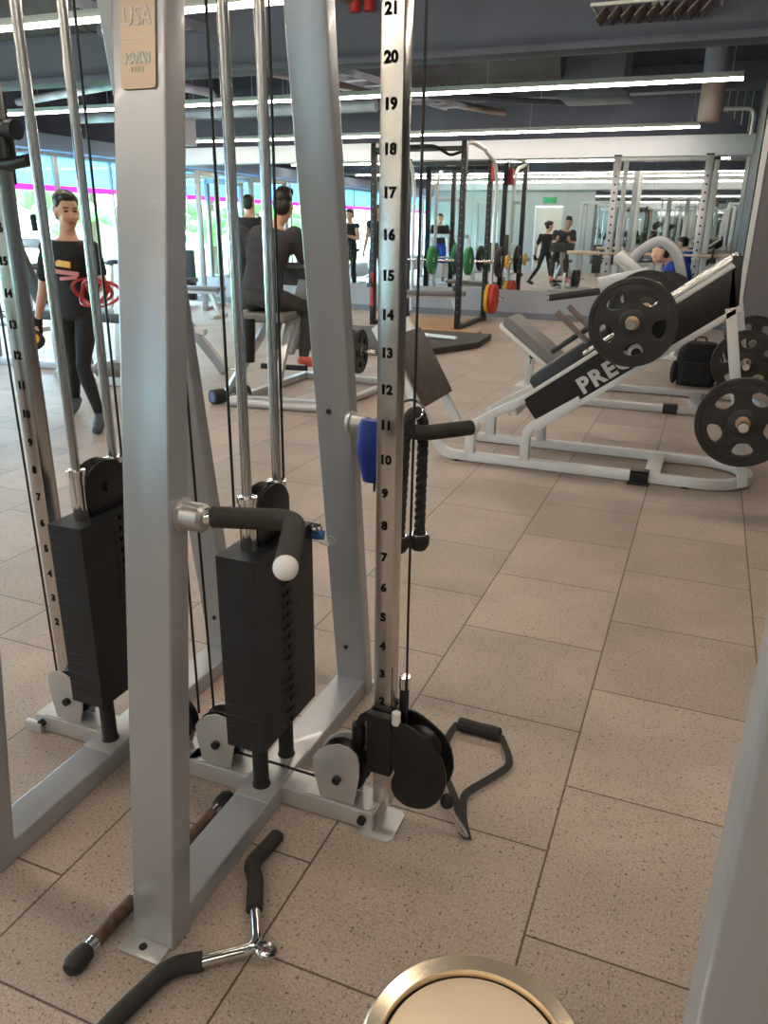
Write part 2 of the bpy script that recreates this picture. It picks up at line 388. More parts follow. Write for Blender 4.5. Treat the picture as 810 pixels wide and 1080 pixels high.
# ceiling services
def strip(y, x0, x1, z, lab):
    t = thing('strip_light', lab, 'light', ((x0+x1)/2, y, z), 'linear ceiling lights')
    MB().span((x0, y-.03, z+.022), (x1, y+.03, z+.07)).build('housing', 'paint_pale', t, .003)
    MB().span((x0, y-.026, z), (x1, y+.026, z+.0215)).build('diffuser', 'strip', t)
    k = int((x1-x0)/2.4)+1
    for i in range(k+1):
        x = x0+.1+(x1-x0-.2)*i/k
        MB().cyl((x, y, z+.07), (x, y, CZ+.01), .004, n=6).build('hanging_wire', 'steel', t)
zl = 2.675
strip(12.15, -9.3, -.42, zl, 'linear ceiling light closest to the mirror wall')
strip(8.55, -9.3, .02, zl, 'long linear ceiling light crossing above the hack squat machine')
strip(4.93, -9.3, 1.2, zl, 'linear ceiling light crossing the top left corner of the view')
strip(1.5, -9.3, 2.5, zl+.12, 'linear ceiling light over the cable machine, seen in the mirror')
strip(-1.2, -9.3, 2.5, zl+.12, 'linear ceiling light nearest the door, seen in the mirror')

def duct(pts, r, lab, m='duct', bands=True):
    t = thing('air_duct', lab, 'duct', pts[0])
    MB().tube(pts, r, 20).build('duct_body', m, t)
    a, b = V(pts[0]), V(pts[-1]); d = (b-a)
    k = max(2, int(d.length/1.4))
    for i in range(k+1):
        p = a + d*(i+.25)/(k+.5); MB().cyl(p - d.normalized()*.02, p + d.normalized()*.02, r*1.035, n=20).build('joint_band', 'beam' if m == 'duct' else m, t)
    for i in range(k):
        p = a + d*(i+.5)/k
        for q in (-r, r): MB().cyl((p.x, p.y+q, p.z), (p.x, p.y+q, CZ+.01), .006, n=6).build('hanger_rod', 'steel', t)
    return t
duct([(-3.8, 7.05, 3.06), (3.8, 6.95, 3.06)], .31, 'fat insulated round duct at the top right of the ceiling')
duct([(-9.0, 6.2, 3.2), (-4.95, 6.3, 3.2)], .24, 'round duct above the walking woman at the upper left', 'ductdark')
duct([(-4.3, 10.0, 3.2), (-1.9, 10.05, 3.2)], .20, 'shorter foil duct between the two right-hand strip lights', 'ductdark')
duct([(-6.0, 6.9, 3.3), (-4.9, 12.4, 3.3)], .13, 'slim duct running away along the ceiling behind the guide rods')
for i, (y, z, h, lab) in enumerate([(6.52, 2.60, .05, 'ceiling beam under the fat duct'), (11.75, 3.05, .3, 'ceiling beam in front of the mirror wall'), (3.4, 3.1, .35, 'ceiling beam over the cable machine'), (9.4, 3.2, .3, 'ceiling beam behind the second strip light')]):
    o = struct('ceiling_beam', MB().span((WX, y-.12, z), (RX, y+.12, z+h)).span((WX, y-.05, z+h), (RX, y+.05, CZ)), 'beam', .006); o['label'] = lab
for i, (x, lab) in enumerate([(-7.6, 'l'), (-3.0, 'm'), (1.6, 'r')]):
    struct('ceiling_joist', MB().span((x-.1, BY, 3.28), (x+.1, WY, CZ)), 'beam', .006)
# white boxed duct at upper left
t = thing('white_duct_box', 'white boxed duct drop hanging beside the left guide rods', 'duct', (-7.6, 9.9, 2.5))
MB().span((-8.0, 10.0, 2.47), (-7.35, 10.7, 2.85)).build('box', 'whitepaint', t, .01)
MB().span((-7.47, 10.1, 2.85), (-7.37, 10.6, CZ+.005)).build('drop', 'ductdark', t, .01)
# pipes
def pipe(pts, r, m, lab):
    t = thing('ceiling_pipe', lab, 'pipe', pts[0]); p = fillet(pts, .12)
    MB().tube(p, r, 10).build('pipe_run', m, t)
    a, b = V(pts[0]), V(pts[-1])
    for k in range(4):
        q = a.lerp(b, (k+.5)/4); MB().cyl((q.x, q.y, q.z), (q.x, q.y, CZ+.01), .006, n=6).build('hanger', 'steel', t)
pipe([(-3.1, 5.6, 3.05), (-2.2, 8.9, 3.05)], .05, 'pipe', 'brown pipe running diagonally above the numbered post')
pipe([(-5.4, 7.6, 3.0), (-3.2, 12.6, 3.0)], .045, 'pipe', 'brown pipe running to the mirror wall left of the numbered post')
pipe([(-4.4, 9.9, 2.95), (-2.1, 11.5, 2.95)], .035, 'beam', 'thin grey pipe crossing behind the second strip light')
pipe([(-9.3, 9.3, 2.95), (-5.0, 7.9, 2.95)], .05, 'duct', 'grey pipe crossing high behind the left guide rods')
pipe([(-8.8, 11.3, 2.95), (-4.6, 11.2, 2.95)], .06, 'beam', 'grey pipe parallel to the mirror wall at the left')
pipe([(-9.2, 7.0, 2.92), (-4.6, 7.0, 2.92)], .045, 'duct', 'pale pipe running above the left guide rods, parallel to the strips')
pipe([(-9.2, 10.3, 2.85), (-4.3, 10.3, 2.85)], .07, 'duct', 'thicker pale pipe above the walking woman, parallel to the strips')
pipe([(-7.0, 5.6, 2.95), (-6.2, 9.4, 2.95), (-7.4, 11.4, 2.95)], .05, 'duct', 'bent pale pipe crossing the upper left ceiling')
pipe([(-5.0, 6.0, 2.9), (-4.4, 8.4, 2.9)], .06, 'beam', 'thick grey pipe between the two right guide rods')
t = thing('cable_tray', 'pale cable tray running away along the ceiling between the uprights', 'cable tray', (-3.9, 8.9, 2.92))
for q in (-.14, .14): MB().bar((-4.6+q, 5.4, 2.95), (-3.6+q, 11.5, 2.95), .012, .07).build('side_rail', 'duct', t)
for k in range(16):
    f = (k+.5)/16; MB().bar((-4.74+f, 5.4+6.1*f, 2.925), (-4.46+f, 5.4+6.1*f, 2.925), .03, .012).build('rung', 'duct', t)
for f in (.1, .5, .9):
    for q in (-.14, .14): MB().cyl((-4.6+q+f, 5.4+6.1*f, 2.95), (-4.6+q+f, 5.4+6.1*f, CZ+.01), .006, n=6).build('hanger_rod', 'steel', t)
pipe([(-.15, 11.9, 2.86), (.22, 11.9, 2.86), (.22, 11.9, 2.55)], .028, 'paint2', 'bent grey conduit beside the right wall corner')
for i, x in enumerate((-2.86, -2.74)):
    t = thing('sprinkler_pipe', ['short sprinkler drop with red valve, nearer the uprights', 'short sprinkler drop with red valve, nearer the numbered post'][i], 'pipe', (x, 6.4, 3.0))
    MB().cyl((x, 6.4, 3.0), (x, 6.4, CZ+.01), .028, n=10).build('drop_pipe', 'beam', t)
    MB().cyl((x, 6.4, 2.95), (x, 6.4, 3.02), .04, n=12).build('valve', 'redpaint', t)
t = thing('air_diffuser', 'louvred air diffuser set under the fat duct, top right', 'vent', (-.62, 6.5, 2.76))
DZ = -.12; DY = -.90
mb = MB(); 
for k in range(9): mb.box((-.95+k*.085, 7.36+DY, 2.9+DZ), (.010, .46, .10), M.Rotation(.75, 3, 'Y'))
mb.build('louvre', 'pipe', t)
MB().span((-1.0, 7.1+DY, 2.93+DZ), (-.2, 7.12+DY, 2.95+DZ)).span((-1.0, 7.6+DY, 2.93+DZ), (-.2, 7.62+DY, 2.95+DZ)).span((-1.02, 7.1+DY, 2.93+DZ), (-1.0, 7.62+DY, 2.95+DZ)).span((-.2, 7.1+DY, 2.93+DZ), (-.18, 7.62+DY, 2.95+DZ)).span((-.64, 7.3+DY, 2.95+DZ), (-.56, 7.38+DY, CZ)).build('frame', 'paint_pale', t)
t = thing('air_conditioner', 'square cassette air conditioner hanging behind the second strip light', 'air conditioner', (-1.6, 10.75, 2.86))
MB().span((-1.95, 10.4, 2.9), (-1.25, 11.1, CZ+.005)).build('body', 'beam', t, .02)
MB().span((-2.0, 10.35, 2.86), (-1.2, 11.15, 2.9)).build('grille_panel', 'beam', t, .008)
t = thing('drum_pendant', 'vertical brown drum hanging from the ceiling at the right end of the strip light', 'pendant', (-.28, 9.2, 2.62))
MB().lathe([(.0, 0), (.10, 0), (.115, .02), (.115, .36), (.1, .38), (0, .38)], (-.24, 9.3, 2.42)).build('drum', 'pipe', t)
MB().cyl((-.24, 9.3, 2.80), (-.26, 9.3, CZ), .115, n=16).build('stem', 'beam', t)
# ------------------------------------------------------------------ cable machine
CM = thing('cable_machine', 'silver grey double cable column machine with two black weight stacks', 'cable machine', (-1.1, 1.43, 0))
XF = (-.871, -1.346)
def legpoly(front):
    if front: return [(.925, 0), (.985, 0), (.925+.118*2.25+.052, 2.25), (.925+.118*2.25, 2.25)]
    return [(1.918, 0), (1.966, 0), (1.918-.134*2.25+.048, 2.25), (1.918-.134*2.25, 2.25)]
for xc in XF:
    for fr in (True, False):
        MB().prism(legpoly(fr), (xc-.05+(.006 if xc > -1 else 0), 0, .002), Y_, Z_, .1).build('leg', 'paint', CM, .005, 3)
    MB().span((xc-.048, .98, .001), (xc+.0485, 1.925, .055)).build('base_beam', 'paint', CM, .005, 3)
    for fy in ((.885, .93), (1.962, 2.01)):
        lg = MB().span((xc-.052, fy[0], 0), (xc+.047, fy[1], .006)).build('foot_plate', 'paint2', CM, .002)
        MB().cyl((xc-.005, (fy[0]+fy[1])/2, .005), (xc-.005, (fy[0]+fy[1])/2, .008), .0085, n=12).build('bolt', 'blackmetal', lg)
    for fy in (1.0, 1.6, 2.0):
        pass
    MB().span((xc-.045, 1.20, 2.17), (xc+.045, 1.65, 2.245)).build('top_beam', 'paint', CM, .005)
MB().span((-1.63, 1.388, .001), (-.575, 1.472, .0535)).build('cross_beam', 'paint2', CM, .004, 3)
MB().span((-1.58, 1.39, 2.18), (-.52, 1.47, 2.24)).build('top_cross_beam', 'paint', CM, .004, 3)
# leg bolts
for xc in XF:
    for z in (.175, .93):
        y = 1.918-.134*z
        MB().cyl((xc-.005, y-.004, z), (xc-.005, y+.002, z), .007, n=12).build('bolt', 'black', CM)
for x in (-.60, -1.605):
    MB().cyl((x, 1.376, .03), (x, 1.390, .03), .011, n=10).build('bolt', 'black', CM)
MB().prism([(-.60,1.365),(-.53,1.365),(-.518,1.378),(-.518,1.465),(-.53,1.478),(-.574,1.478),(-.574,1.39),(-.60,1.386)], (0,0,0), X_, Y_, .006).build('foot_plate', 'paint2', CM)
MB().span((-.575, 1.385, .001), (-.569, 1.475, .056)).build('end_plate', 'steel', CM, .002)
MB().span((-1.66, 1.37, 0), (-1.60, 1.387, .03)).build('foot_plate', 'paint2', CM, .002)
# weight stacks
NP = 17
for k, xc in enumerate(XF):
    ws = thing('weight_stack', '', '', (xc, 1.445, .2)); ws.parent = CM; ws.location = V((xc, 1.445, .2)) - worldloc(CM)
    for q in ('label', 'category'): del ws[q]
    for i in range(NP):
        z0 = .207 + i*.0292; top = i == NP-1
        mb = MB().span((xc-.05, 1.31, z0), (xc+.05, 1.58, z0+.0290))
        mb.build('weight_plate', 'stack', ws, .0005, 1)
    mb = MB()
    for i in range(NP):
        z0 = .207 + i*.0292 + .0142
        for dy in (-.016, .016): mb.ell((xc+.0505, 1.445+dy, z0), (.006, .0075, .0075), None, 8, 6)
    mb.build('rivet', 'stack', ws)
    mb = MB()
    for i in range(NP):
        mb.cyl((xc+.0495, 1.445, .207+i*.0292+.0142), (xc+.0508, 1.445, .207+i*.0292+.0142), .0065, n=10)
    mb.build('pin_hole', 'ink', ws)
    for y in (1.372, 1.502):
        MB().tube([(xc, y, .215), (xc, y, 2.2)], .0112, 16).build('guide_rod', 'rod', CM)
        MB().lathe([(.019, 0), (.020, .002), (.020, .110), (.0225, .112), (.0225, .124), (.012, .126)], (xc, y, .7035)).build('rod_sleeve', 'chrome', CM)
        MB().lathe([(.023, 0), (.023, .008), (.020, .014), (.019, .158)], (xc, y, .054)).build('rod_foot', 'rubber', CM)
    MB().prism([(-.046, -.115), (.046, -.115), (.046, .105), (.03, .12), (-.03, .12), (-.046, .105)], (xc, 1.435, .0545), X_, Y_, .006).build('weld_plate', 'paint2', CM, .001)
    # pulley riding on top of the stack
    ph = MB()
    prof = [(-.058, -.062), (.058, -.062), (.074, -.03), (.074, .02)] + [(.074*math.cos(t), .010+.058*math.sin(t)) for t in [PI*j/12 for j in range(1, 12)]] + [(-.074, .02), (-.074, -.03)]
    for dx in (-.022, .016): ph.prism(prof, (xc+dx, 1.447, .767), Y_, Z_, .006)
    pb = ph.build('stack_pulley', 'black', CM, .0015)
    MB().lathe([(.01, -.014), (.062, -.014), (.052, -.004), (.052, .004), (.062, .014), (.01, .014)], (xc, 1.447, .775), X_).build('wheel', 'blackmetal', pb)
    MB().cyl((xc-.03, 1.447, .767), (xc+.033, 1.447, .767), .012, n=12).build('axle_bolt', 'black', pb)
    for (dx, y) in (((-.022, 1.352), (0., 1.535)) if k == 0 else ((0., 1.535),)):
        MB().tube([(xc+dx, y, .77), (xc+dx, y+.004, 2.18)], .0032, 8).build('cable', 'black', CM)
for x in (-1.05, -1.075):
    MB().tube([(x, 1.43+(x+1.06)*1.2, .19), (x-.015, 1.43, 2.18)], .0032, 8).build('cable', 'black', CM)
# number posts
def numbers(parent, x, y, nums, size):
    for nn in nums: MB().text(str(nn), size, (x, y, .351+.0728*(nn-2)), X_, Z_, .0006, .0013).build('numeral', 'ink', parent)
for xl, xr in ((-.589, -.545), (-1.556, -1.512)):
    p = MB().span((xl, 1.425, .054), (xr, 1.47, 2.2)).build('number_post', 'brushed', CM, .003, 2)
    numbers(p, (xl+xr)/2-.001, 1.4246, range(2, 26), .026)
# base pulleys with silver shields
SH = [(-.716,.060),(-.731,.121),(-.735,.17),(-.719,.194),(-.696,.212),(-.666,.224),(-.636,.222),(-.616,.206),(-.611,.183),(-.611,.145),(-.626,.060)]
for dx in (0, -.345, -.50, -.835):
    sh = [(x+.0, z) for x, z in SH]
    if dx in (-.50, -.835): sh = [(-1.346-x, z) for x, z in sh][::-1]
    k = .94 if dx else 1
    cx = -.673
    sh = [((x-cx)*k + cx + dx, .060+(z-.060)*k) for x, z in sh]
    b = MB().prism(sh, (0, 1.397, 0), X_, Z_, .005).build('pulley_shield', 'paint2', CM, .001)
    MB().prism(sh, (0, 1.453, 0), X_, Z_, .005).build('back_shield', 'paint2', b, .001)
    MB().lathe([(.01, -.016), (.066, -.016), (.056, -.004), (.056, .004), (.066, .016), (.01, .016)], (cx+dx+.008, 1.425, .145), Y_).build('wheel', 'black', b)
    MB().cyl((cx+dx+.005, 1.380, .125), (cx+dx+.005, 1.465, .125), .011, n=8).build('axle_bolt', 'black', b)
    MB().prism([(-.085+.0, 0), (.075, 0)] + [(.075+.028*math.sin(t), .04-.04*math.cos(t)) for t in [PI*j/8 for j in range(1, 8)]] + [(.075, .08), (-.085, .08)], (cx+dx, 1.39, .0536), X_, Y_, .004).build('weld_plate', 'paint2', b)
MB().tube([(-1.0, 1.425, .088), (-.86, 1.422, .090), (-.70, 1.424, .085)], .0035, 8).build('cable', 'black', CM)
# carriages
HS = [(-.537,.309),(-.509,.325),(-.474,.311),(-.43,.281),(-.408,.251),(-.398,.212),(-.398,.175),(-.413,.135),(-.433,.111),(-.454,.099),(-.485,.094),(-.511,.102),(-.529,.124),(-.534,.155),(-.521,.19),(-.535,.196)]
def carriage(sx, x0, dz):
    f = lambda x: x0 + sx*(x+.567) - (0 if sx > 0 else .02)
    c = MB().span((f(-.597), 1.400, .165+dz), (f(-.535), 1.424, .325+dz)).span((f(-.597), 1.4712, .165+dz), (f(-.535), 1.49, .325+dz)).span((f(-.597), 1.424, .165+dz), (f(-.5895), 1.472, .325+dz)).span((f(-.5445), 1.424, .165+dz), (f(-.535), 1.472, .325+dz)).build('carriage', 'blackmetal', CM, .003)
    MB().tube([(f(-.60), 1.44, .30+dz), (f(-.622), 1.44, .283+dz), (f(-.630), 1.44, .262+dz)], .011, 10).cyl((f(-.632), 1.44, .262+dz), (f(-.632), 1.44, .205+dz), .017, n=16).cyl((f(-.632), 1.44, .205+dz), (f(-.632), 1.44, .190+dz), .008, n=10).build('release_knob', 'black', c)
    hp = [(f(x), z+dz) for x, z in HS]
    if sx < 0: hp = hp[::-1]
    for _ in range(2): hp = [(hp[i][0]*w_+hp[(i+1) % len(hp)][0]*(1-w_), hp[i][1]*w_+hp[(i+1) % len(hp)][1]*(1-w_)) for i in range(len(hp)) for w_ in (.75, .25)]
    a = MB().prism(hp, (0, 1.407, 0), X_, Z_, .008).prism(hp, (0, 1.465, 0), X_, Z_, .008).build('pulley_housing', 'blackmetal', c, .002)
    for cx, cz in ((-.462, .160), (-.478, .243)):
        MB().lathe([(.01, -.018), (.052, -.018), (.044, -.005), (.044, .005), (.052, .018), (.01, .018)], (f(cx), 1.433, cz+dz), Y_, 28).build('wheel', 'black', a)
    for cx, cz in ((-.505, .145), (-.478, .213)):
        MB().lathe([(.013, 0), (.013, .004), (.007, .006)], (f(cx), 1.4065, cz+dz), -Y_, 12).build('bolt', 'foam', a)
    for (px, pz0, pz1, rr) in ((-.522, .31, .415, .0115), (-.524, .29, .345, .009)):
        MB().cyl((f(px), 1.45 if rr > .01 else 1.405, pz0+dz), (f(px), 1.45 if rr > .01 else 1.405, pz1-.03+dz), rr, n=14).build('pin', 'black', c)
        MB().cyl((f(px), 1.45 if rr > .01 else 1.405, pz1-.03+dz), (f(px), 1.45 if rr > .01 else 1.405, pz1+dz), rr+.0015, n=14).build('pin_cap', 'white' if rr < .01 else 'chrome', c)
    return c
carriage(1, -.567, 0)
cl = carriage(-1, -1.534, 1.30)
MB().tube([(-1.50, 1.415, 1.575), (-1.445, 1.41, 1.571)], .014, 12).cyl((-1.445, 1.41, 1.571), (-1.425, 1.41, 1.570), .021, n=16).build('release_knob', 'black', cl)
MB().tube([(-1.50, 1.415, 1.503), (-1.465, 1.41, 1.502), (-1.40, 1.41, 1.510)], [.010, .013, .013], 12).build('release_knob', 'black', cl)
MB().tube([(-.507, 1.425, .27), (-.509, 1.425, .6), (-.505, 1.425, 2.18)], .003, 8).build('cable', 'black', CM)
MB().tube([(-1.580, 1.44, .15), (-1.582, 1.44, .6), (-1.585, 1.44, 1.5)], .003, 8).build('cable', 'black', CM)
# storage hooks
def hook(pts, cup, endm):
    h = MB().tube(fillet(pts, .032, 8), .0195, 18).build('storage_hook', 'foam', CM)
    MB().lathe([(.030, 0), (.032, .006), (.032, .010), (.026, .014), (.026, .050), (.020, .056), (.0, .056)], cup, X_).build('mount_cup', 'steel', h)
    MB().cyl(V(cup)+V((.05, 0, 0)), V(pts[0]), .013, n=14).build('neck', 'chrome', h)
    p, q = V(pts[-1]), V(pts[-2]); d = (p-q).normalized()
    MB().ell(p, (.0200, .0200, .0200)).build('end_cap', endm, h)
hook([(-.755, 1.076, .900), (-.606, 1.105, .906), (-.535, .940, .898)], (-.8212, 1.07, .897), 'white')
hook([(-.745, 1.795, .905), (-.607, 1.772, .905), (-.512, 1.885, .905)], (-.8212, 1.80, .905), 'paint_pale')
# placard on the front right leg (follows the lean of the face)
th = math.atan(.118); nz = V((0, math.sin(th), math.cos(th)))
def facept(z, off): return V((0, .925+.118*z - off*math.cos(th), z + .002 + off*math.sin(th)))
zc = 1.722; pc = facept(zc, .0018)
pl = MB()
w, h = .066, .29; r = .006
cs = []
for cx, cz, a0 in ((w/2-r, h/2-r, 0), (-w/2+r, h/2-r, PI/2), (-w/2+r, -h/2+r, PI), (w/2-r, -h/2+r, 1.5*PI)):
    for j in range(5): a = a0 + j*PI/8; cs.append((cx+r*math.cos(a), cz+r*math.sin(a)))
pl.prism(cs, pc + V((-.862, 0, 0)), X_, nz, .0022)
PL = pl.build('placard', 'placard', CM)
mb = MB(); 
fo = lambda z: facept(z, .0046) + V((-.862, 0, 0))
mb.text('USA', .036, fo(1.676), X_, nz, .0006, .0002, sx=.82)
mb.text('ICARIAN', .0200, fo(1.6195), X_, nz, .0006, .0009, sx=.60)
mb.text('L I N E', .0100, fo(1.604), X_, nz, .0006, sx=.8)
mb.build('lettering', 'white', PL)
MB().box(facept(1.648, .0042) + V((-.862, 0, 0)), (.062, .0006, .0012), M.Rotation(-th, 3, 'X')).build('divider_line', 'steel', PL)

# ------------------------------------------------------------------ loose accessories
# tricep rope on the back hook
rp = thing('tricep_rope', 'black twisted rope attachment with rubber ends hung over the hook', 'rope', (-.635, 1.785, .6))
def strand(pts, R, r, turns, ph):
    out = []; n = len(pts)
    for i, p in enumerate(pts):
        d = (pts[min(i+1, n-1)]-pts[max(i-1, 0)]).normalized(); s1 = d.cross(V((0, 1, .2))).normalized(); s2 = d.cross(s1)
        a = ph + turns*2*PI*i/(n-1); out.append(p + s1*R*math.cos(a) + s2*R*math.sin(a))
    return out
A = fillet([(-.662, 1.765, .615), (-.650, 1.765, .93), (-.640, 1.772, .952), (-.628, 1.80, .953), (-.620, 1.812, .92), (-.622, 1.812, .61)], .04, 10)
pp = []
for i in range(len(A)-1):
    L = (A[i+1]-A[i]).length; k = max(1, int(L/.008))
    for j in range(k): pp.append(A[i].lerp(A[i+1], j/k))
pp.append(A[-1])
mb = MB()
for q in range(3): mb.tube(strand(pp, .0075, 0, 15, q*2*PI/3), .0082, 7)
mb.build('rope_strands', 'rope', rp)
for c in ((-.662, 1.765, .615), (-.622, 1.812, .61)):
    e = MB().lathe([(.0, -.036), (.018, -.034), (.027, -.020), (.028, 0), (.026, .006), (.014, .008), (0, .008)], c).build('rope_end', 'rubber', rp)
    MB().ring(V(c)+V((0, 0, .010)), Z_, .020, .003).build('end_washer', 'chrome', e)
MB().ring((-.645, 1.785, .958), (.2, -.6, .7), .030, .0035).build('eyelet', 'chrome', rp)
# blue ankle strap on the same hook
bs = thing('ankle_strap', 'blue padded ankle strap hanging on the hook behind the numbered post', 'strap', (-.73, 1.79, .75))
rings = []
for i in range(9):
    t = i/8; z = .93 - .17*t; hw = .038*(1-.35*max(0, t-.55)/.45) * (1 if i else .8)
    bow = .012*math.sin(PI*t)
    rings.append([V((-.735+hw*math.cos(a)*1.0 - .01*t, 1.775 - bow + .014*math.sin(a) - .022*(1-t), z)) for a in [2*PI*j/16 for j in range(16)]])
MB().loft(rings).build('pad', 'blue', bs)
MB().box((-.748, 1.753, .85), (.002, .004, .13)).build('seam', 'ink', bs)
MB().ring((-.738, 1.777, .752), (1, .3, 0), .018, .002).build('loop', 'strap', bs)
# selector pin with key ring at the right stack
sp = thing('selector_pin', 'blue capped selector pin on a wire ring at the back of the right stack', 'pin', (-.80, 1.58, .665))
MB().cyl((-.819, 1.578, .672), (-.79, 1.584, .672), .013, .012, n=16).build('cap', 'bluekey', sp, .002)
MB().ring((-.800, 1.592, .650), (.4, .3, .9), .018, .0013).ring((-.778, 1.60, .655), (.1, .9, .3), .012, .0012).build('wire_ring', 'steel', sp)
MB().tube([V((-.81, 1.575, .69))+V((.012*math.sin(a*1.3), .012*math.cos(a), .012*math.sin(a))) for a in [k*.45 for k in range(40)]], .0017, 6).build('lanyard', 'black', sp)
# D handle strap
dh = thing('stirrup_handle', 'black strap handle with foam grip lying on the floor by the pulley', 'handle', (-.4, 1.7, 0))
MB().lathe([(.013, 0), (.020, .004), (.021, .02), (.0195, .065), (.021, .11), (.020, .126), (.013, .13)], (-.503, 1.868, .018), (.129, -.004, 0)).build('grip', 'foam', dh)
def ribbon(pts, w, th_, m, par, name, up=(0, 0, 1)):
    return MB().rect(fillet(pts, .04, 5), w, th_, up).build(name, m, par)
ribbon([(-.503, 1.866, .018), (-.512, 1.80, .018), (-.500, 1.72, .018), (-.462, 1.62, .03), (-.410, 1.535, .045), (-.366, 1.462, .010), (-.352, 1.448, .008)], .020, .003, 'strap', dh, 'strap', (.5, 0, 1))
ribbon([(-.374, 1.864, .018), (-.332, 1.79, .016), (-.318, 1.745, .014), (-.352, 1.68, .012), (-.385, 1.622, .013), (-.400, 1.575, .02), (-.378, 1.50, .014), (-.350, 1.450, .006)], .020, .003, 'strap', dh, 'strap', (.4, 0, 1))
MB().ell((-.407, 1.452, .098), (.017, .017, .020)).build('stop_ball', 'rubber', dh)
cb = [(-.407, 1.452, .085), (-.396, 1.452, .075), (-.36, 1.452, .028), (-.352, 1.452, .010), (-.362, 1.452, .012), (-.402, 1.452, .070), (-.407, 1.452, .083)]
MB().tube(fillet(cb, .01, 4), .0038, 8).build('carabiner', 'chrome', dh)
# V shaped pressdown bar
vb = thing('pressdown_bar', 'chrome V shaped pressdown bar with black foam grips on the floor', 'bar', (-.68, .99, 0))
J = V((-.652, .982, .026))
MB().tube(fillet([(-.742, .913, .0215), J, (-.712, 1.070, .0215)], .03, 6), .0115, 14).build('chrome_rod', 'chrome', vb)
MB().tube(fillet([(-.738, .916, .0215), (-.790, .882, .0215), (-.816, .76, .0215), (-.822, .69, .0215)], .06, 8), .0185, 16).ell((-.822, .69, .0215), (.0185, .012, .0185)).build('grip', 'foam', vb)
MB().tube(fillet([(-.708, 1.062, .0215), (-.748, 1.135, .0215), (-.780, 1.165, .0215), (-.768, 1.262, .0215)], .04, 8), .0180, 16).ell((-.768, 1.264, .0215), (.0180, .012, .0180)).build('grip', 'foam', vb)
MB().ring((-.634, .985, .022), (.25, .2, .9), .0155, .0075).build('swivel_eye', 'chrome', vb)
# straight bar
sb = thing('straight_bar', 'straight bar with worn brown grips and black ends, lying under the frame', 'bar', (-.957, 1.07, 0))
a, b = V((-.965, .795, .0225)), V((-.948, 1.345, .0225)); d = (b-a)
P = lambda t: a + d*t
for q in ((0, .13), (1, .87)):
    s = 1 if q[0] == 0 else -1
    MB().lathe([(0, 0), (.013, .002), (.0205, .014), (.0215, .032), (.019, .052), (.015, .056)], P(q[0]), d*s).build('end_knob', 'rubber', sb)
    MB().cyl(P(q[0]+s*.095), P(q[0]+s*.135), .0150, n=16).build('collar', 'chrome', sb)
    MB().cyl(P(q[0]+s*.135), P(q[0]+s*.34), .0150, n=16).build('grip', 'rust', sb)
MB().cyl(P(.05), P(.95), .0125, n=16).build('rod', 'chrome', sb)
# bin with polished lid
bn = thing('round_bin', 'round brushed steel bin with a polished rim at the bottom edge', 'bin', (-.118, .579, 0))
MB().lathe([(.0, .002), (.118, .002), (.121, .01), (.121, .525), (.119, .53), (.0, .53)], (-.118, .579, 0), n=64).build('body', 'steel', bn)
MB().lathe([(.1045, .528), (.1045, .540), (.1060, .5440), (.1215, .5500), (.1245, .5480), (.1250, .544), (.1250, .515), (.1215, .513), (.1215, .530)], (-.118, .579, 0), n=72).build('rim', 'goldrim', bn)
MB().lathe([(.0, .5305), (.1015, .5305), (.1020, .534), (.1000, .5375), (.06, .5400), (0, .5410)], (-.118, .579, 0), n=72).build('lid', 'gold', bn)
MB().lathe([(.1018, .5305), (.1044, .5305), (.1044, .5335), (.1018, .5335), (.1018, .5305)], (-.118, .579, 0), n=72).build('lid_gap', 'ink', bn)
# neighbour machine upright at the lower right
nm = thing('machine_upright', 'blue grey upright of a neighbouring machine at the lower right corner', 'gym machine', (.13, .54, 0))
MB().span((.073, .50, .006), (.173, .58, 2.0)).build('upright', 'paint', nm, .006, 3)
MB().span((.05, .46, 0), (.20, .62, .006)).build('foot_plate', 'paint2', nm, .002)
MB().span((.075, .58, .004), (.171, .9, .055)).build('base_beam', 'paint', nm, .005)
# ------------------------------------------------------------------ weight plates
def plate_mesh(R, th, holes=5, phase=62, hr=.62, bore=.026):
    cu = bpy.data.curves.new('p', 'CURVE'); cu.dimensions = '2D'; cu.fill_mode = 'BOTH'; cu.extrude = th*.32; cu.bevel_depth = .002; cu.resolution_u = 6
    def loop(pts):
        s = cu.splines.new('POLY'); s.points.add(len(pts)-1)
        for p, q in zip(s.points, pts): p.co = (q[0], q[1], 0, 1)
        s.use_cyclic_u = True
    loop([(R*math.cos(2*PI*k/56), R*math.sin(2*PI*k/56)) for k in range(56)])
    loop([(bore*math.cos(2*PI*k/20), bore*math.sin(2*PI*k/20)) for k in range(20)])
    for h in range(holes):
        a0 = math.radians(phase + h*360/holes); pts = []
        for k in range(24):
            t = 2*PI*k/24; q = .5 + .5*math.copysign(abs(math.cos(t))**.75, math.cos(t))
            rad = R*(.46 + .32*q); hw = math.radians(17 + 5*q)
            pts.append((rad*math.cos(a0+hw*math.copysign(abs(math.sin(t))**.75, math.sin(t))), rad*math.sin(a0+hw*math.copysign(abs(math.sin(t))**.75, math.sin(t)))))
        loop(pts)
    ob = bpy.data.objects.new('p', cu); COL.objects.link(ob)
    me = bpy.data.meshes.new_from_object(ob.evaluated_get(bpy.context.evaluated_depsgraph_get()))
    vv = [V(v.co) for v in me.vertices]; ff = [tuple(p.vertices) for p in me.polygons]
    bpy.data.objects.remove(ob); bpy.data.curves.remove(cu); bpy.data.meshes.remove(me)
    return vv, ff
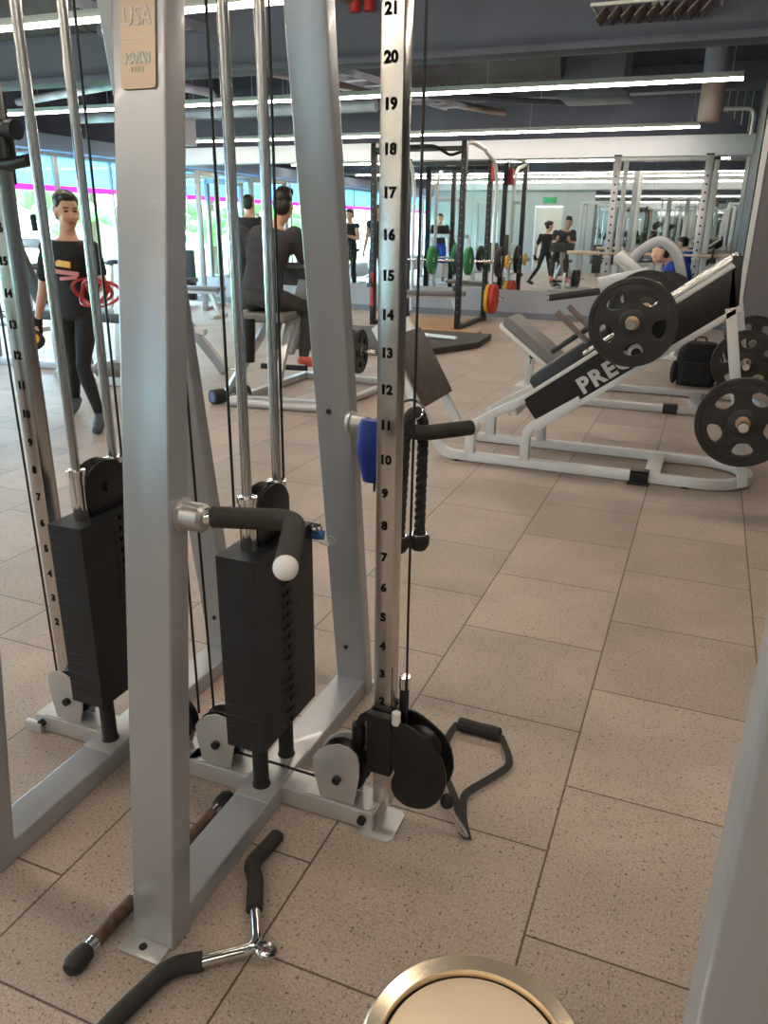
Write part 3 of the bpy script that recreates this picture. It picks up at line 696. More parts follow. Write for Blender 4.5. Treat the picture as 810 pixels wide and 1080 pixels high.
def plate(c, ax, R, th, label, m='plate', holes=5, phase=62, group=None, bore='brass', name='weight_plate', cat='weight plate'):
    """disc with grip openings; c = centre, ax = disc axis"""
    c, ax = V(c), V(ax).normalized()
    t = thing(name, label, cat, c, group)
    u = Z_.cross(ax).normalized() if abs(ax.z) < .9 else X_.copy(); v = ax.cross(u)
    mb = MB()
    if holes:
        vv, ff = plate_mesh(R*.97, th, holes, phase)
        mb.add([c + u*p.x + v*p.y + ax*p.z for p in vv], ff)
        mb.lathe([(R*.89, -th*.5), (R*.985, -th*.5), (R, -th*.36), (R, th*.36), (R*.985, th*.5), (R*.89, th*.5), (R*.875, th*.40), (R*.875, -th*.40)] + [(R*.89, -th*.5)], c, ax, 64)
        mb.lathe([(R*.13, -th*.5), (R*.27, -th*.5), (R*.31, -th*.38), (R*.31, th*.38), (R*.27, th*.5), (R*.13, th*.5), (R*.13, -th*.5)], c, ax, 32)
    else:
        mb.lathe([(.026, -th*.42), (R*.26, -th*.42), (R*.30, -th*.28), (R*.76, -th*.28), (R*.82, -th*.5), (R*.97, -th*.5), (R, -th*.38), (R, th*.38), (R*.97, th*.5), (R*.82, th*.5), (R*.76, th*.28), (R*.30, th*.28), (R*.26, th*.42), (.026, th*.42), (.026, -th*.42)], c, ax, 48)
    mb.build('disc', m, t)
    MB().lathe([(.024, -th*.53), (.034, -th*.53), (.036, -th*.5), (.036, th*.5), (.034, th*.53), (.024, th*.53), (.024, -th*.53)], c, ax, 24).build('bore_ring', bore, t)
    return t
# ------------------------------------------------------------------ hack squat machine
def H(x, z, y): return V((x, y, z))
YN, YF = 4.575, 5.08     # near and far side frames (tube centres)
hs = thing('hack_squat_machine', 'silver framed hack squat machine with sloping black side panel and brown foot plate', 'hack squat machine', (-.5, 4.83, 0))
base = [(-1.30, YN, .035), (.10, YN, .035)] + [(.10+.265*math.sin(a), (YN+YF)/2-(YF-YN)/2*math.cos(a), .035) for a in [PI*k/14 for k in range(1, 14)]] + [(.10, YF, .035), (-1.30, YF, .035)]
MB().rect(base, .055, .055).build('base_frame', 'paint_pale', hs, .006)
for y in (YN, YF):
    MB().rect(fillet([(-1.25, y, .035), (-1.43, y, .035), (-1.90, y, .80)], .12, 8), .055, .055, (0, 1, 0)).build('foot_plate_strut', 'paint_pale', hs, .006)
    MB().rect([(-1.25, y, .05), (-1.25, y, .235)], .055, .06, (1, 0, 0)).build('front_post', 'paint_pale', hs, .006)
    MB().rect(fillet([(-1.275, y, .215), (-1.16, y, .293), (-.93, y, .428)], .05), .05, .05, (0, 1, 0)).build('front_rail', 'paint_pale', hs, .006)
    MB().rect(fillet([(-.905, y, .05), (-.905, y, .245), (-.80, y, .315), (-.60, y, .455)], .07, 6), .055, .06, (0, 1, 0)).build('panel_post', 'paint_pale', hs, .006)
    ypan = y-.012 if y == YN else y+.0
    MB().prism([(-.941, .419), (-.826, .274), (.150, 1.008), (.108, 1.213)], (0, y+.02, 0), X_, Z_, .03 if y == YN else .03).build('side_panel', 'blackmetal', hs, .003)
    dd = V((.8, 0, .6)); nn = V((-.6, 0, .8))
    MB().bar(V((-.845, y, .255)), V((.165, y, 1.010)), .05, .032, nn).build('lower_trim', 'paint_pale', hs, .004)
    MB().bar(V((-.945, y, .430)), V((.105, y, 1.222)), .05, .022, nn).build('upper_trim', 'paint_pale', hs, .004)
    MB().cyl(V((-.62, y+.03 if y == YN else y-.03, .715)), V((.12, y+.03 if y == YN else y-.03, 1.27)), .013, n=14).build('guide_rail', 'chrome', hs)
    MB().bar((.120, y, 1.01), (.33, y, .05), .055, .05, (0, 1, 0)).build('rear_post', 'paint_pale', hs, .005)
    MB().bar((.115, y, 1.27), (.135, y, .99), .05, .02, (0, 1, 0)).build('rear_bracket', 'blackmetal', hs, .003)
MB().span((-.20, YN, .012), (-.11, YF, .06)).build('cross_tube', 'paint_pale', hs, .004)
MB().span((.08, YN, .985), (.13, YF, 1.03)).build('top_cross_tube', 'paint_pale', hs, .004)
MB().bar((-1.0, YN, .34), (-1.0, YF, .34), .05, .05).build('front_cross_tube', 'paint_pale', hs, .004)
clip = MB().span((-.275, YN-.042, .003), (-.17, YN-.0005-.0275, .075)).span((-.275, YN-.042, .063), (-.17, YN+.03, .075)).span((-.285, YN-.075, 0.001), (-.16, YN-.03, .014)).build('anchor_clip', 'black', hs, .003)
for x in (-1.33, .03): MB().cyl((x, YN, .0005), (x, YN, .012), .03, n=16).build('rubber_foot', 'rubber', hs)
u = V((-.24, 0, .415)).normalized(); nrm = V((.415, 0, .24)).normalized()
fp0 = V((-1.565, 0, .315))
MB().prism([(-.005, 0), (.50, 0), (.515, .02), (.515, .46), (.48, .485), (.03, .485), (-.015, .46), (-.015, .02)], V((-1.565, 4.59, .315)), Y_, u, .028).build('foot_plate', 'brownplate', hs, .004)
# lettering on the near panel
mid = V((-.385, YN+.0185, .655))
mb = MB()
t0 = V((-.826, 0, .274)) + V((.8, 0, .6))*.235 + V((-.6, 0, .8))*.042
for k, ch in enumerate('PRECOR'):
    mb.text(ch, .128, V((-.588, YN-.0105, .540)) + V((.8, 0, .6))*(.083*k), V((.8, 0, .6)), V((-.6, 0, .8)), .0008, .0055)
SPH = hs
let = mb.build('lettering', 'silverletter', hs)
# sled: back pad, shoulder pads, plate horns
sl = MB().bar(V((-.52, 4.83, .635)), V((.0, 4.83, 1.025)), .40, .03, (-.6, 0, .8)).build('sled', 'blackmetal', hs, .005)
po = V((-.90, 4.66, .475)); rings = []
MB().prism([(0, 0), (.02, -.015), (.70, -.015), (.73, .005), (.73, .055), (.70, .075), (.03, .075), (0, .05)], po, V((.8, 0, .6)), V((-.6, 0, .8)), -.34).build('back_pad', 'pad_dark', hs, .012, 3)
for y in (4.63, 5.02):
    MB().tube(fillet([(-.47, y, .80), (-.52, y, .92), (-.68, y-.02, .80), (-.80, y-.03, .71)], .03), .014, 12).build('handle', 'rubber', sl)
    MB().tube([(-.79, y-.02, .94), (-.60, y-.02, .78)], .017, 12).build('shoulder_bar', 'pipe', sl)
HC = V((-.350, 4.36, .925))
for s in (-1, 1):
    y0 = 4.83+s*.20; y1 = 4.83+s*.555
    hn = MB().cyl((HC.x, y0, HC.z), (HC.x, y1, HC.z), .0245, n=20).build('plate_horn', 'chrome', sl)
MB().cyl((.258, YN-.02, .465), (.258, YN-.40, .465), .0245, n=20).build('storage_horn', 'chrome', hs)
plate((HC.x, 4.39, HC.z), -Y_, .232, .036, 'black holed weight plate loaded on the near side of the hack squat sled', phase=62, bore='brass')
plate((HC.x, 4.395+.88, HC.z), Y_, .232, .036, 'black holed weight plate loaded on the far side of the hack squat sled', phase=30)
plate((.258, 4.30, .465), -Y_, .232, .036, 'black holed weight plate hanging low at the rear of the hack squat, nearest plate', phase=62)

# ------------------------------------------------------------------ second sled machine behind (leg press)
lp = thing('leg_press_machine', 'silver leg press behind the hack squat with a grey reclined back pad', 'leg press machine', (-.6, 6.95, 0))
N2, F2 = 6.58, 7.34
MB().rect([(-1.45, N2, .035), (.25, N2, .035)] + [(.25+.30*math.sin(a), (N2+F2)/2-(F2-N2)/2*math.cos(a), .035) for a in [PI*k/12 for k in range(1, 12)]] + [(.25, F2, .035), (-1.45, F2, .035)], .06, .055).build('base_frame', 'paint2', lp, .005)
MB().span((-.03, N2, .012), (.07, F2, .06)).build('cross_tube', 'paint2', lp, .004)
MB().span((-.21, N2-.045, .002), (-.10, N2+.03, .08)).build('anchor_clip', 'black', lp, .004)
MB().span((-1.50, 6.85, .01), (-1.30, 7.1, .065)).build('front_foot', 'paint_pale', lp, .005)
MB().bar((-1.40, 6.97, .06), (-1.385, 6.97, .30), .06, .05, (0,1,0)).build('pad_strut', 'paint_pale', lp, .004)
MB().cyl((-1.387, 6.97, .25), (-1.37, 6.97, .45), .026, n=14).build('strut_sleeve', 'black', lp)
pu = V((-.80, 0, .60)).normalized(); 
MB().prism([(0, 0), (.66, 0), (.70, .02), (.70, .06), (.66, .085), (0, .085)], V((-1.04, 6.62, .205)), pu, V((.6, 0, .8)), .42).build('back_pad', 'pad_grey', lp, .014, 3)
MB().prism([(0, -.035), (.69, -.035), (.71, 0), (0, 0)], V((-1.04, 6.615, .205)), pu, V((.6, 0, .8)), .43).build('pad_tray', 'paint_pale', lp, .004)
for y in (N2+.02, F2-.02):
    MB().rect(fillet([(-1.0, y, .05), (-1.0, y, .20), (-.70, y, .40), (.20, y, 1.10)], .1), .055, .06, (0, 1, 0)).build('sled_rail', 'paint2', lp, .004)
    MB().bar((.18, y, 1.08), (.42, y, .05), .055, .055, (0,1,0)).build('rear_post', 'paint2', lp, .004)
MB().rect(fillet([(-.62, 6.63, 1.09), (-.56, 6.63, 1.22), (-.40, 6.63, 1.33), (-.27, 6.63, 1.24), (-.20, 6.63, 1.05), (-.18, 6.63, .85)], .1, 6), .075, .06, (0, 1, 0)).build('carriage_arch', 'paint', lp, .01)
MB().bar((-.70, 6.62, 1.21), (-.40, 6.62, .95), .10, .07, (0, 1, 0)).bar((-.82, 6.62, .97), (-.45, 6.62, 1.06), .12, .08, (0, 1, 0)).build('carriage_frame', 'paint2', lp, .008)
MB().prism([(0, 0), (.5, 0), (.5, .40), (0, .40)], V((-.66, 6.72, .62)), Y_, V((-.35, 0, .94)), .03).build('foot_plate', 'paint', lp, .004)
MB().tube([(-.80, 6.60, .925), (-1.20, 6.60, .858)], .028, 16).build('handle', 'rubber', lp)
MB().cyl((-1.20, 6.60, .858), (-1.225, 6.60, .854), .024, n=16).build('handle_tip', 'chrome', lp)
MB().cyl((-.31, 6.62, .84), (-.31, 6.25, .84), .024, n=16).build('plate_horn', 'chrome', lp)
for y, x in ((6.56, .33), (7.36, .33)): MB().cyl((x, y, .46), (x, y + (-.32 if y < 7 else .3), .46), .0245, n=16).build('storage_horn', 'chrome', lp)
plate((-.31, 6.42, .84), -Y_, .262, .036, 'black holed weight plate on the leg press sled, mostly behind the front plate', phase=100, bore='brass')
plate((.33, 6.34, .475), -Y_, .24, .036, 'black holed weight plate stored behind the hack squat rear post', phase=20)
plate((.42, 7.52, .475), -Y_, .24, .036, 'black weight plate at the far storage peg, beside the right wall', phase=50)
# gym bag
bg = thing('backpack', 'black backpack standing on the floor behind the hack squat rails', 'backpack', (.0, 8.0, 0))
rings = []
for i in range(10):
    t = i/9; hw = .19*(.90+.12*math.sin(PI*t)) * (1 if t < .85 else .88); hd = .13*(1-.25*t)
    rings.append([V((.0+hw*math.copysign(abs(math.cos(a))**.5, math.cos(a)), 8.0+hd*math.copysign(abs(math.sin(a))**.5, math.sin(a)), .003+.40*t)) for a in [2*PI*j/20 for j in range(20)]])
MB().loft(rings).build('main_body', 'blackcloth', bg, remesh=.012, smooth=4)
MB().box((.0, 7.865, .13), (.27, .05, .20)).build('front_pocket', 'blackcloth', bg, .02, 3)
MB().tube(fillet([(-.05, 8.0, .39), (-.05, 8.0, .45), (.05, 8.0, .45), (.05, 8.0, .39)], .03), .008, 8).build('haul_loop', 'strap', bg)
MB().tube(fillet([(.17, 7.9, .36), (.24, 7.86, .2), (.19, 7.88, .02)], .08), .012, 8).build('shoulder_strap', 'strap', bg)
MB().ell((-.20, 7.93, .12), (.035, .04, .11)).build('bottle_pocket', 'blackcloth', bg)
# ------------------------------------------------------------------ black power rack
pr = thing('power_rack', 'tall black power rack in front of the mirror with curved silver arms', 'power rack', (-4.0, 11.7, 0))
def upright(x, y, zt, m, par, w=.075, holes=True):
    o = MB().span((x-w/2, y-w/2, .004), (x+w/2, y+w/2, zt)).build('upright', m, par, .004)
    if holes:
        mb = MB(); z = .25
        while z < zt-.15:
            mb.cyl((x, y-w/2-.001, z), (x, y-w/2+.001, z), .014, n=10); mb.cyl((x-w/2-.001, y, z), (x-w/2+.001, y, z), .014, n=10); mb.cyl((x+w/2-.001, y, z), (x+w/2+.001, y, z), .014, n=10); z += .10
        mb.build('pin_hole', 'ink' if m != 'blackmetal' else 'beam', o)
    return o
RXL, RXR, RYF, RYB = -4.62, -3.30, 11.0, 12.42
for x, y in ((RXL, RYF), (RXR, RYF), (RXL, RYB), (RXR, RYB)): upright(x, y, 2.48 if y == RYF else 2.38, 'blackmetal', pr)
for x in (RXL, RXR):
    MB().span((x-.035, RYF, .002), (x+.035, RYB+.1, .06)).build('floor_rail', 'blackmetal', pr, .004)
    MB().tube(fillet([(x, RYF, 2.44), (x, 11.3, 2.50), (x, 12.1, 2.46), (x, RYB, 2.36)], .3), .032, 12).build('top_tube', 'paint_pale', pr)
    MB().tube(fillet([(x+.12, 12.35, .1), (x+.12, 12.35, 2.0), (x+.12, 12.2, 2.30), (x+.12, 11.6, 2.40)], .25), .028, 12).build('side_arch', 'paint_pale', pr)
    MB().span((x-.05, RYF-.13, .55), (x+.05, RYF-.04, .61)).span((x-.02, RYF-.13, .61), (x+.02, RYF-.11, .68)).build('safety_spotter', 'black', pr, .004)
for y, z in ((RYF, 2.36), (RYB, 2.28)):
    MB().span((RXL, y-.025, z), (RXR, y+.025, z+.06)).build('cross_member', 'blackmetal', pr, .004)
MB().tube(fillet([(RXL+.04, 11.05, 2.36), (-4.4, 11.0, 2.30), (-4.2, 10.9, 2.42), (-3.7, 10.9, 2.42), (-3.5, 11.0, 2.30), (RXR-.04, 11.05, 2.36)], .06), .02, 10).build('pull_up_bar', 'blackmetal', pr)
MB().span((RXR+.037, 12.3, 2.05), (RXR+.10, 12.4, 2.3)).build('red_bracket', 'redpaint', pr, .01)
MB().span((RXL-.02, 10.93, .28), (RXL+.03, 10.962, .75)).build('red_guard', 'redpaint', pr, .006)
for x in (RXL, RXR):
    MB().cyl((x+ (.04 if x == RXR else -.04), 12.30, .345), (x+(.34 if x == RXR else -.34), 12.30, .345), .024, n=14).build('storage_horn', 'chrome', pr)
plate((RXR+.11, 12.30, .345), X_, .225, .06, 'yellow bumper plate stored low on the black rack, behind the red one', 'yellow', 0, name='bumper_plate', cat='bumper plate', bore='steel')
plate((RXR+.19, 12.30, .345), X_, .225, .06, 'red bumper plate stored low on the right side of the black rack', 'red', 0, name='bumper_plate', cat='bumper plate', bore='steel')
# barbell on the rack with green plates
def barbell(c, half, lab, m='chrome', name='barbell'):
    t = thing(name, lab, 'barbell', c)
    MB().cyl(V(c)-X_*(half-.42), V(c)+X_*(half-.42), .0145, n=14).build('shaft', m, t)
    for s in (-1, 1): MB().cyl(V(c)+X_*s*(half-.42), V(c)+X_*s*half, .025, n=16).cyl(V(c)+X_*s*(half-.44), V(c)+X_*s*(half-.42), .035, n=16).build('sleeve', m, t)
    return t
barbell((-3.95, 12.27, .90), 1.1, 'barbell across the back of the black rack carrying the green plates')
for s in (-1, 1):
    for f in (-1, 1): pass
plate((-3.95-.72+.53, 12.27, .90), X_, .215, .06, 'green bumper plate, left of the two hanging inside the black rack', 'green', 0, name='bumper_plate', cat='bumper plate', bore='steel')
plate((-3.54, 12.27, .90), X_, .215, .06, 'green bumper plate, right of the two hanging inside the black rack', 'green', 0, name='bumper_plate', cat='bumper plate', bore='steel')
plate((-3.70, 12.27, .90), X_, .205, .05, 'black bumper plate between the green plates inside the black rack', 'plate', 0, name='bumper_plate', cat='bumper plate', bore='steel')
plate((-3.05, 12.27, .90), X_, .225, .06, 'black bumper plate hanging on the outer right side of the black rack', 'plate', 5, name='bumper_plate', cat='bumper plate', bore='steel')
plate((-2.93, 12.27, .90), X_, .10, .03, 'small yellow change plate beside the black plate on the rack', 'yellow', 0, name='bumper_plate', cat='bumper plate', bore='steel')
# lifting platform with a bar on it
pf = thing('lifting_platform', 'dark rubber lifting platform with a cut corner on the floor', 'lifting platform', (-3.4, 9.4, 0))
MB().prism([(-4.6, 8.25), (-2.98, 8.25), (-2.52, 9.35), (-2.58, 10.2), (-4.6, 10.2)], (0, 0, .002), X_, Y_, .075).build('deck', 'wood', pf, .006)
MB().prism([(-4.4, 10.2), (-2.9, 10.2), (-2.9, 10.88), (-4.4, 10.88)], (0, 0, .002), X_, Y_, .02).build('insert', 'woodtop', pf, .003)
w2 = thing('plywood_strip', 'orange plywood floor panel between the platform and the rack', 'floor panel', (-3.6, 11.6, 0))
MB().span((-4.5, 11.05, .001), (-3.36, 12.4, .012)).build('board', 'woodtop', w2, .002)
bb = thing('landmine_bar', 'short silver bar lying on the dark lifting platform', 'bar', (-3.0, 9.5, .077))
MB().cyl((-3.42, 9.52, .103), (-2.80, 9.35, .103), .026, n=16).build('sleeve', 'paint_pale', bb)
MB().cyl((-3.47, 9.534, .113), (-3.42, 9.52, .113), .036, n=16).build('collar', 'paint_pale', bb)
# flat bench inside the rack
def flat_bench(loc, rz, lab, padm='pad_grey'):
    b = thing('flat_bench', lab, 'bench', (0, 0, 0))
    MB().box((0, 0, .44), (1.15, .28, .06)).build('pad', padm, b, .018, 3)
    MB().box((0, 0, .385), (1.0, .07, .05)).build('spine', 'paint_pale', b, .004)
    for s in (-1, 1):
        MB().bar((s*.38, 0, .37), (s*.50, 0, .03), .06, .06, (0, 1, 0)).build('leg', 'paint_pale', b, .004)
        MB().box((s*.50, 0, .03), (.06, .46 if s > 0 else .3, .05)).build('foot', 'paint_pale', b, .004)
    b.location = loc; b.rotation_euler = (0, 0, rz); return b
flat_bench((-3.95, 11.55, .012), .25, 'grey flat bench inside the black rack')
flat_bench((-7.6, 10.6, 0), .1, 'silver flat bench near the grey back panel, behind the seated man')
# ------------------------------------------------------------------ silver half rack
sr = thing('half_rack', 'silver rack with perforated uprights in front of the mirror, behind the hack squat', 'rack', (-.8, 11.5, 0))
for x in (-1.35, -.22):
    upright(x, 11.5, 2.29, 'paint', sr, .09)
    MB().span((x-.047, 11.453, 2.2905), (x+.047, 11.547, 2.31)).build('upright_cap', 'black', sr, .003)
    MB().span((x+.06, 11.70, .004), (x+.12, 11.76, 2.25)).build('rear_upright', 'paint_pale', sr, .004)
    MB().span((x-.045, 10.8, .003), (x+.045, 12.0, .07)).build('floor_rail', 'paint', sr, .004)
    MB().span((x-.05, 11.36, 1.03), (x+.05, 11.452, 1.06)).span((x-.02, 11.36, 1.06), (x+.02, 11.38, 1.12)).build('bar_catch', 'steel', sr, .003)
MB().span((-1.35, 11.46, 2.235), (-.22, 11.54, 2.275)).build('top_cross_tube', 'paint_pale', sr, .004)
MB().span((-1.24, 11.70, .55), (-.10, 11.76, .62)).build('rear_cross_tube', 'paint_pale', sr, .004)
b2 = barbell((-.83, 11.41, 1.087), 1.06, 'pale barbell racked across the silver rack, ends showing past the upright', 'seat_tan')
plate((-.02, 11.41, 1.087), X_, .10, .03, 'small black plate on the right end of the racked barbell', 'plate', 0, bore='chrome')
flat_bench((-.25, 9.95, 0), 1.5, 'bench under the person in blue', 'pad_dark')
# ------------------------------------------------------------------ people
def person(label, J, skin='skin', top=('blackcloth', 'tee'), bottom=('blackcloth', 'long'), shoe='shoe', hairstyle='short', face=(0, -1, 0), hs_=1., vox=.011, girth=1., glove=None, features=False, headtilt=0.):
    """J: dict of joints in world metres. one continuous body; clothes, hair and shoes are children"""
    J = {k: V(v) for k, v in J.items()}
    root = thing('person', label, 'person', (J['hip'].x, J['hip'].y, min(J['ankL'].z, J['ankR'].z)-.06))
    face = V(face).normalized(); side = (J['shR']-J['shL']).normalized(); hside = (J['hipR']-J['hipL']).normalized()
    hd = J['head']; hf = face; hr = hf.cross(Z_).normalized(); hu = hr.cross(hf).normalized()   # head frame: forward, right, up
    RH = M((hr, hf, hu)).transposed()
    S = hs_
    def hp(x, y, z): return hd + RH @ V((x*S, y*S, z*S))
    chest = J['chest']; hip = J['hip']; neck = J['neck']
    def torso(mb, grow, z0=0., z1=1.0, shoulders=True):
        rings = []
        lv = [(-.10, .085, .075), (-.04, .145, .105), (.06, .158, .112), (.22, .140, .102), (.42, .130, .098), (.62, .148, .108), (.80, .165, .112), (.92, .150, .095), (.965, .105, .075), (1.0, .09, .07)]
        for t, w, d in lv:
            if t < z0-1e-6 or t > z1+1e-6: continue
            tt = max(0, min(1, t)); c = hip.lerp(chest, min(1, t/.62)) if t <= .62 else chest.lerp(neck, (t-.62)/.38)
            if t < 0: c = hip + (hip-chest).normalized()*(-t)*.6
            sd = hside.lerp(side, tt).normalized(); ax = (neck-hip).normalized(); fw = ax.cross(sd).normalized(); sd = fw.cross(ax).normalized()
            w2 = w*girth + grow; d2 = d*girth + grow
            rings.append([c + sd*w2*math.copysign(abs(math.cos(a))**.85, math.cos(a)) + fw*d2*math.copysign(abs(math.sin(a))**.85, math.sin(a)) for a in [2*PI*k/24 for k in range(24)]])
        mb.loft(rings)
    def limb(mb, pts, rad, n=14):
        mb.tube(pts, rad, n)
        for p, r in zip(pts, rad): mb.ell(p, (r, r, r), None, 14, 8)
    bd = MB(); torso(bd, 0)
    limb(bd, [neck + (neck-hd)*.1, hp(0, -.015, -.06)], [.055*S, .050*S])
    bd.ell(hp(0, -.012, .03), (.074*S, .094*S, .098*S), RH); bd.ell(hp(0, .015, -.045), (.058*S, .070*S, .072*S), RH); bd.ell(hp(0, .035, -.085), (.036*S, .042*S, .030*S), RH)
    bd.ell(hp(0, .082, -.010), (.012*S, .014*S, .024*S), RH); bd.ell(hp(0, .089, -.027), (.016*S, .011*S, .010*S), RH)
    for s in (-1, 1): bd.ell(hp(s*.075, -.005, -.01), (.010*S, .020*S, .030*S), RH); bd.ell(hp(s*.035, .070, -.03), (.026*S, .020*S, .022*S), RH)
    for q, s in (('L', -1), ('R', 1)):
        sh, el, wr, ha = J['sh'+q], J['el'+q], J['wr'+q], J['ha'+q]
        limb(bd, [chest.lerp(sh, .55), sh, sh.lerp(el, .35), sh.lerp(el, .7), el], [.060*girth, .058*girth, .052*girth, .044*girth, .040*girth])
        limb(bd, [el, el.lerp(wr, .3), el.lerp(wr, .7), wr], [.039*girth, .042*girth, .033*girth, .026*girth])
        d = (ha-wr).normalized(); pn = V(J.get('palm'+q, (0, -1, 0))); pn = (pn - d*pn.dot(d)).normalized(); sd = d.cross(pn)
        rot = M((sd, pn, d)).transposed()
        bd.ell(wr + d*.050, (.040, .017, .052), rot)
        cu = J.get('curl'+q, V((1.0, 0, 0)))[0]
        for k, (off, ln) in enumerate(((-.030, .070), (-.010, .080), (.010, .076), (.029, .060))):
            b = wr + d*.085 + sd*off; a1 = cu*.5; a2 = cu*1.2
            p1 = b + (d*math.cos(a1) + pn*math.sin(a1))*ln*.5; p2 = p1 + (d*math.cos(a2) + pn*math.sin(a2))*ln*.5
            bd.tube([b - d*.02, b, p1, p2], [.010, .010, .009, .0075], 8).ell(p2, (.008,)*3, None, 8, 6)
        tb = wr + d*.03 - sd*.034*s*J.get('thumb'+q, V((1, 0, 0)))[0]; td = (d*.75 - sd*s*.65*J.get('thumb'+q, V((1, 0, 0)))[0] + pn*.35).normalized()
        bd.tube([tb, tb+td*.03, tb+td*.055+pn*.01], [.013, .011, .009], 8)
        hj, kn, an = J['hip'+q], J['kn'+q], J['ank'+q]
        limb(bd, [hj, hj.lerp(kn, .35), hj.lerp(kn, .75), kn], [.086*girth, .078*girth, .058*girth, .052*girth])
        limb(bd, [kn, kn.lerp(an, .28), kn.lerp(an, .65), an], [.050*girth, .054*girth, .041*girth, .033*girth])
        toe = J['toe'+q]; limb(bd, [an, an.lerp(toe, .5) + V((0, 0, -.01)), toe], [.036, .034, .028])
    bd.build('body', skin, root, remesh=vox, smooth=4)
    # clothes
    tm, kind = top; mb = MB(); torso(mb, .014, .06, .97)
    sl = {'tee': .62, 'tank': .08, 'long': 1.0}[kind]
    for q in 'LR':
        sh, el = J['sh'+q], J['el'+q]
        limb(mb, [chest.lerp(sh, .5), sh, sh.lerp(el, sl*.55)] + ([sh.lerp(el, sl)] if kind != 'tank' else []), [.070*girth, .071*girth, .068*girth] + ([.064*girth] if kind != 'tank' else []))
    tp = mb.build('top', tm, root, remesh=vox, smooth=3)
    bm_, bk = bottom; mb = MB(); torso(mb, .012, -.10, .22)
    for q in 'LR':
        hj, kn, an = J['hip'+q], J['kn'+q], J['ank'+q]
        if bk == 'long':
            limb(mb, [hj, hj.lerp(kn, .35), hj.lerp(kn, .75), kn], [.093*girth, .086*girth, .066*girth, .060*girth])
            limb(mb, [kn, kn.lerp(an, .28), kn.lerp(an, .65), kn.lerp(an, .93)], [.057*girth, .062*girth, .049*girth, .041*girth])
        else:
            limb(mb, [hj, hj.lerp(kn, .35), hj.lerp(kn, .85)], [.105*girth, .100*girth, .088*girth])
    mb.build('leggings' if bk == 'long' else 'shorts', bm_, root, remesh=vox, smooth=3)
    # hair
    mb = MB()
    mb.ell(hp(0, -.028, .064), (.080*S, .094*S, .075*S), RH); mb.ell(hp(0, .030, .098), (.056*S, .052*S, .032*S), RH); mb.ell(hp(0, -.055, .0), (.075*S, .060*S, .080*S), RH)
    if hairstyle == 'short': mb.ell(hp(0, .012, .104), (.060*S, .068*S, .032*S), RH)
    if hairstyle == 'spiky':
        for k in range(14):
            a = k*2.4; q = .2+.8*(k % 3)/2; mb.ell(hp(.06*q*math.cos(a), .0+.07*q*math.sin(a), .132-.02*q), (.022*S, .024*S, .032*S), RH)
    if hairstyle == 'bun':
        mb.ell(hp(0, -.125, .045), (.040*S, .036*S, .040*S), RH)
        for s in (-1, 1): mb.ell(hp(s*.062, -.01, .060), (.018*S, .05*S, .045*S), RH)
    mb.build('hair', 'hair', root, remesh=vox*.8, smooth=2)
    if features:
        for s in (-1, 1):
            MB().ell(hp(s*.030, .077, .012), (.014, .006, .0045), RH).build('eye', 'ink', root)
            MB().ell(hp(s*.031, .079, .034), (.020, .006, .0035), RH).build('eyebrow', 'hair', root)
        MB().ell(hp(0, .087, -.060), (.022, .007, .0085), RH).build('lips', 'lip', root)
    for q in 'LR':
        an, toe = J['ank'+q], J['toe'+q]; d = (toe-an); d.z = 0; d = d.normalized(); z0 = min(an.z-.075, toe.z-.03)
        mb = MB(); mb.tube([an - d*.055 + V((0, 0, -.025)), an + V((0, 0, -.005)), an.lerp(toe, .55)+V((0, 0, -.008)), toe + d*.045 + V((0, 0, -.008))], [.034, .047, .046, .034], 14).ell(toe + d*.04+V((0, 0, -.008)), (.036, .036, .030))
        mb.build('shoe', shoe, root, remesh=.009, smooth=3)
        if glove and q in glove:
            wr, ha = J['wr'+q], J['ha'+q]; dd = (ha-wr).normalized()
            MB().tube([wr - dd*.05, wr, wr+dd*.05, wr+dd*.085], [.034, .036, .046, .040], 12).build('glove', 'blackcloth', root, remesh=.008, smooth=2)
    return root
C = lambda x: V((x, 0, 0))
# walking woman (faces the camera's right)
ff = (.87, -.48, -.15)
wm = person('woman in a black printed tee and black leggings walking toward the cable machine', dict(
    head=(-4.055, 4.35, 1.452), neck=(-4.095, 4.37, 1.285), chest=(-4.11, 4.38, 1.10), hip=(-4.105, 4.38, .80),
    shL=(-4.265, 4.35, 1.215), shR=(-3.945, 4.42, 1.215), elL=(-4.365, 4.36, .93), elR=(-3.83, 4.37, .98),
    wrL=(-4.40, 4.30, .70), haL=(-4.385, 4.25, .60), wrR=(-3.71, 4.16, 1.015), haR=(-3.63, 4.09, 1.03), palmL=(.6, .6, 0), palmR=(-.3, .2, -1), curlL=C(1.2), curlR=C(1.4),
    hipL=(-4.185, 4.37, .76), hipR=(-4.025, 4.39, .76), knL=(-4.25, 4.45, .43), knR=(-4.00, 4.27, .43),
    ankL=(-4.44, 4.62, .10), ankR=(-3.905, 4.28, .085), toeL=(-4.385, 4.51, .035), toeR=(-3.835, 4.165, .035)),
    top=('blackcloth', 'tee'), hairstyle='bun', face=ff, features=True, vox=.0095, glove='L', hs_=1.0, girth=.84)
fw = V((.19, -.98, 0)).normalized(); sd = V((.98, .19, 0))
pr_c = V((-4.06, 4.278, 1.09))
MB().box(pr_c + V((.01, -.016, .030)), (.11, .012, .042), M.Rotation(.1, 3, 'Y')).box(pr_c + V((-.055, -.008, .03)), (.022, .01, .034)).build('print', 'yellow', wm, .003)
MB().box(pr_c + V((.02, -.016, -.025)), (.21, .014, .028), M.Rotation(.08, 3, 'Y')).box(pr_c + V((.035, -.016, -.060)), (.15, .014, .022), M.Rotation(-.1, 3, 'Y')).build('print_band', mat('faded pink print', (.55, .20, .20), .8), wm, .003)
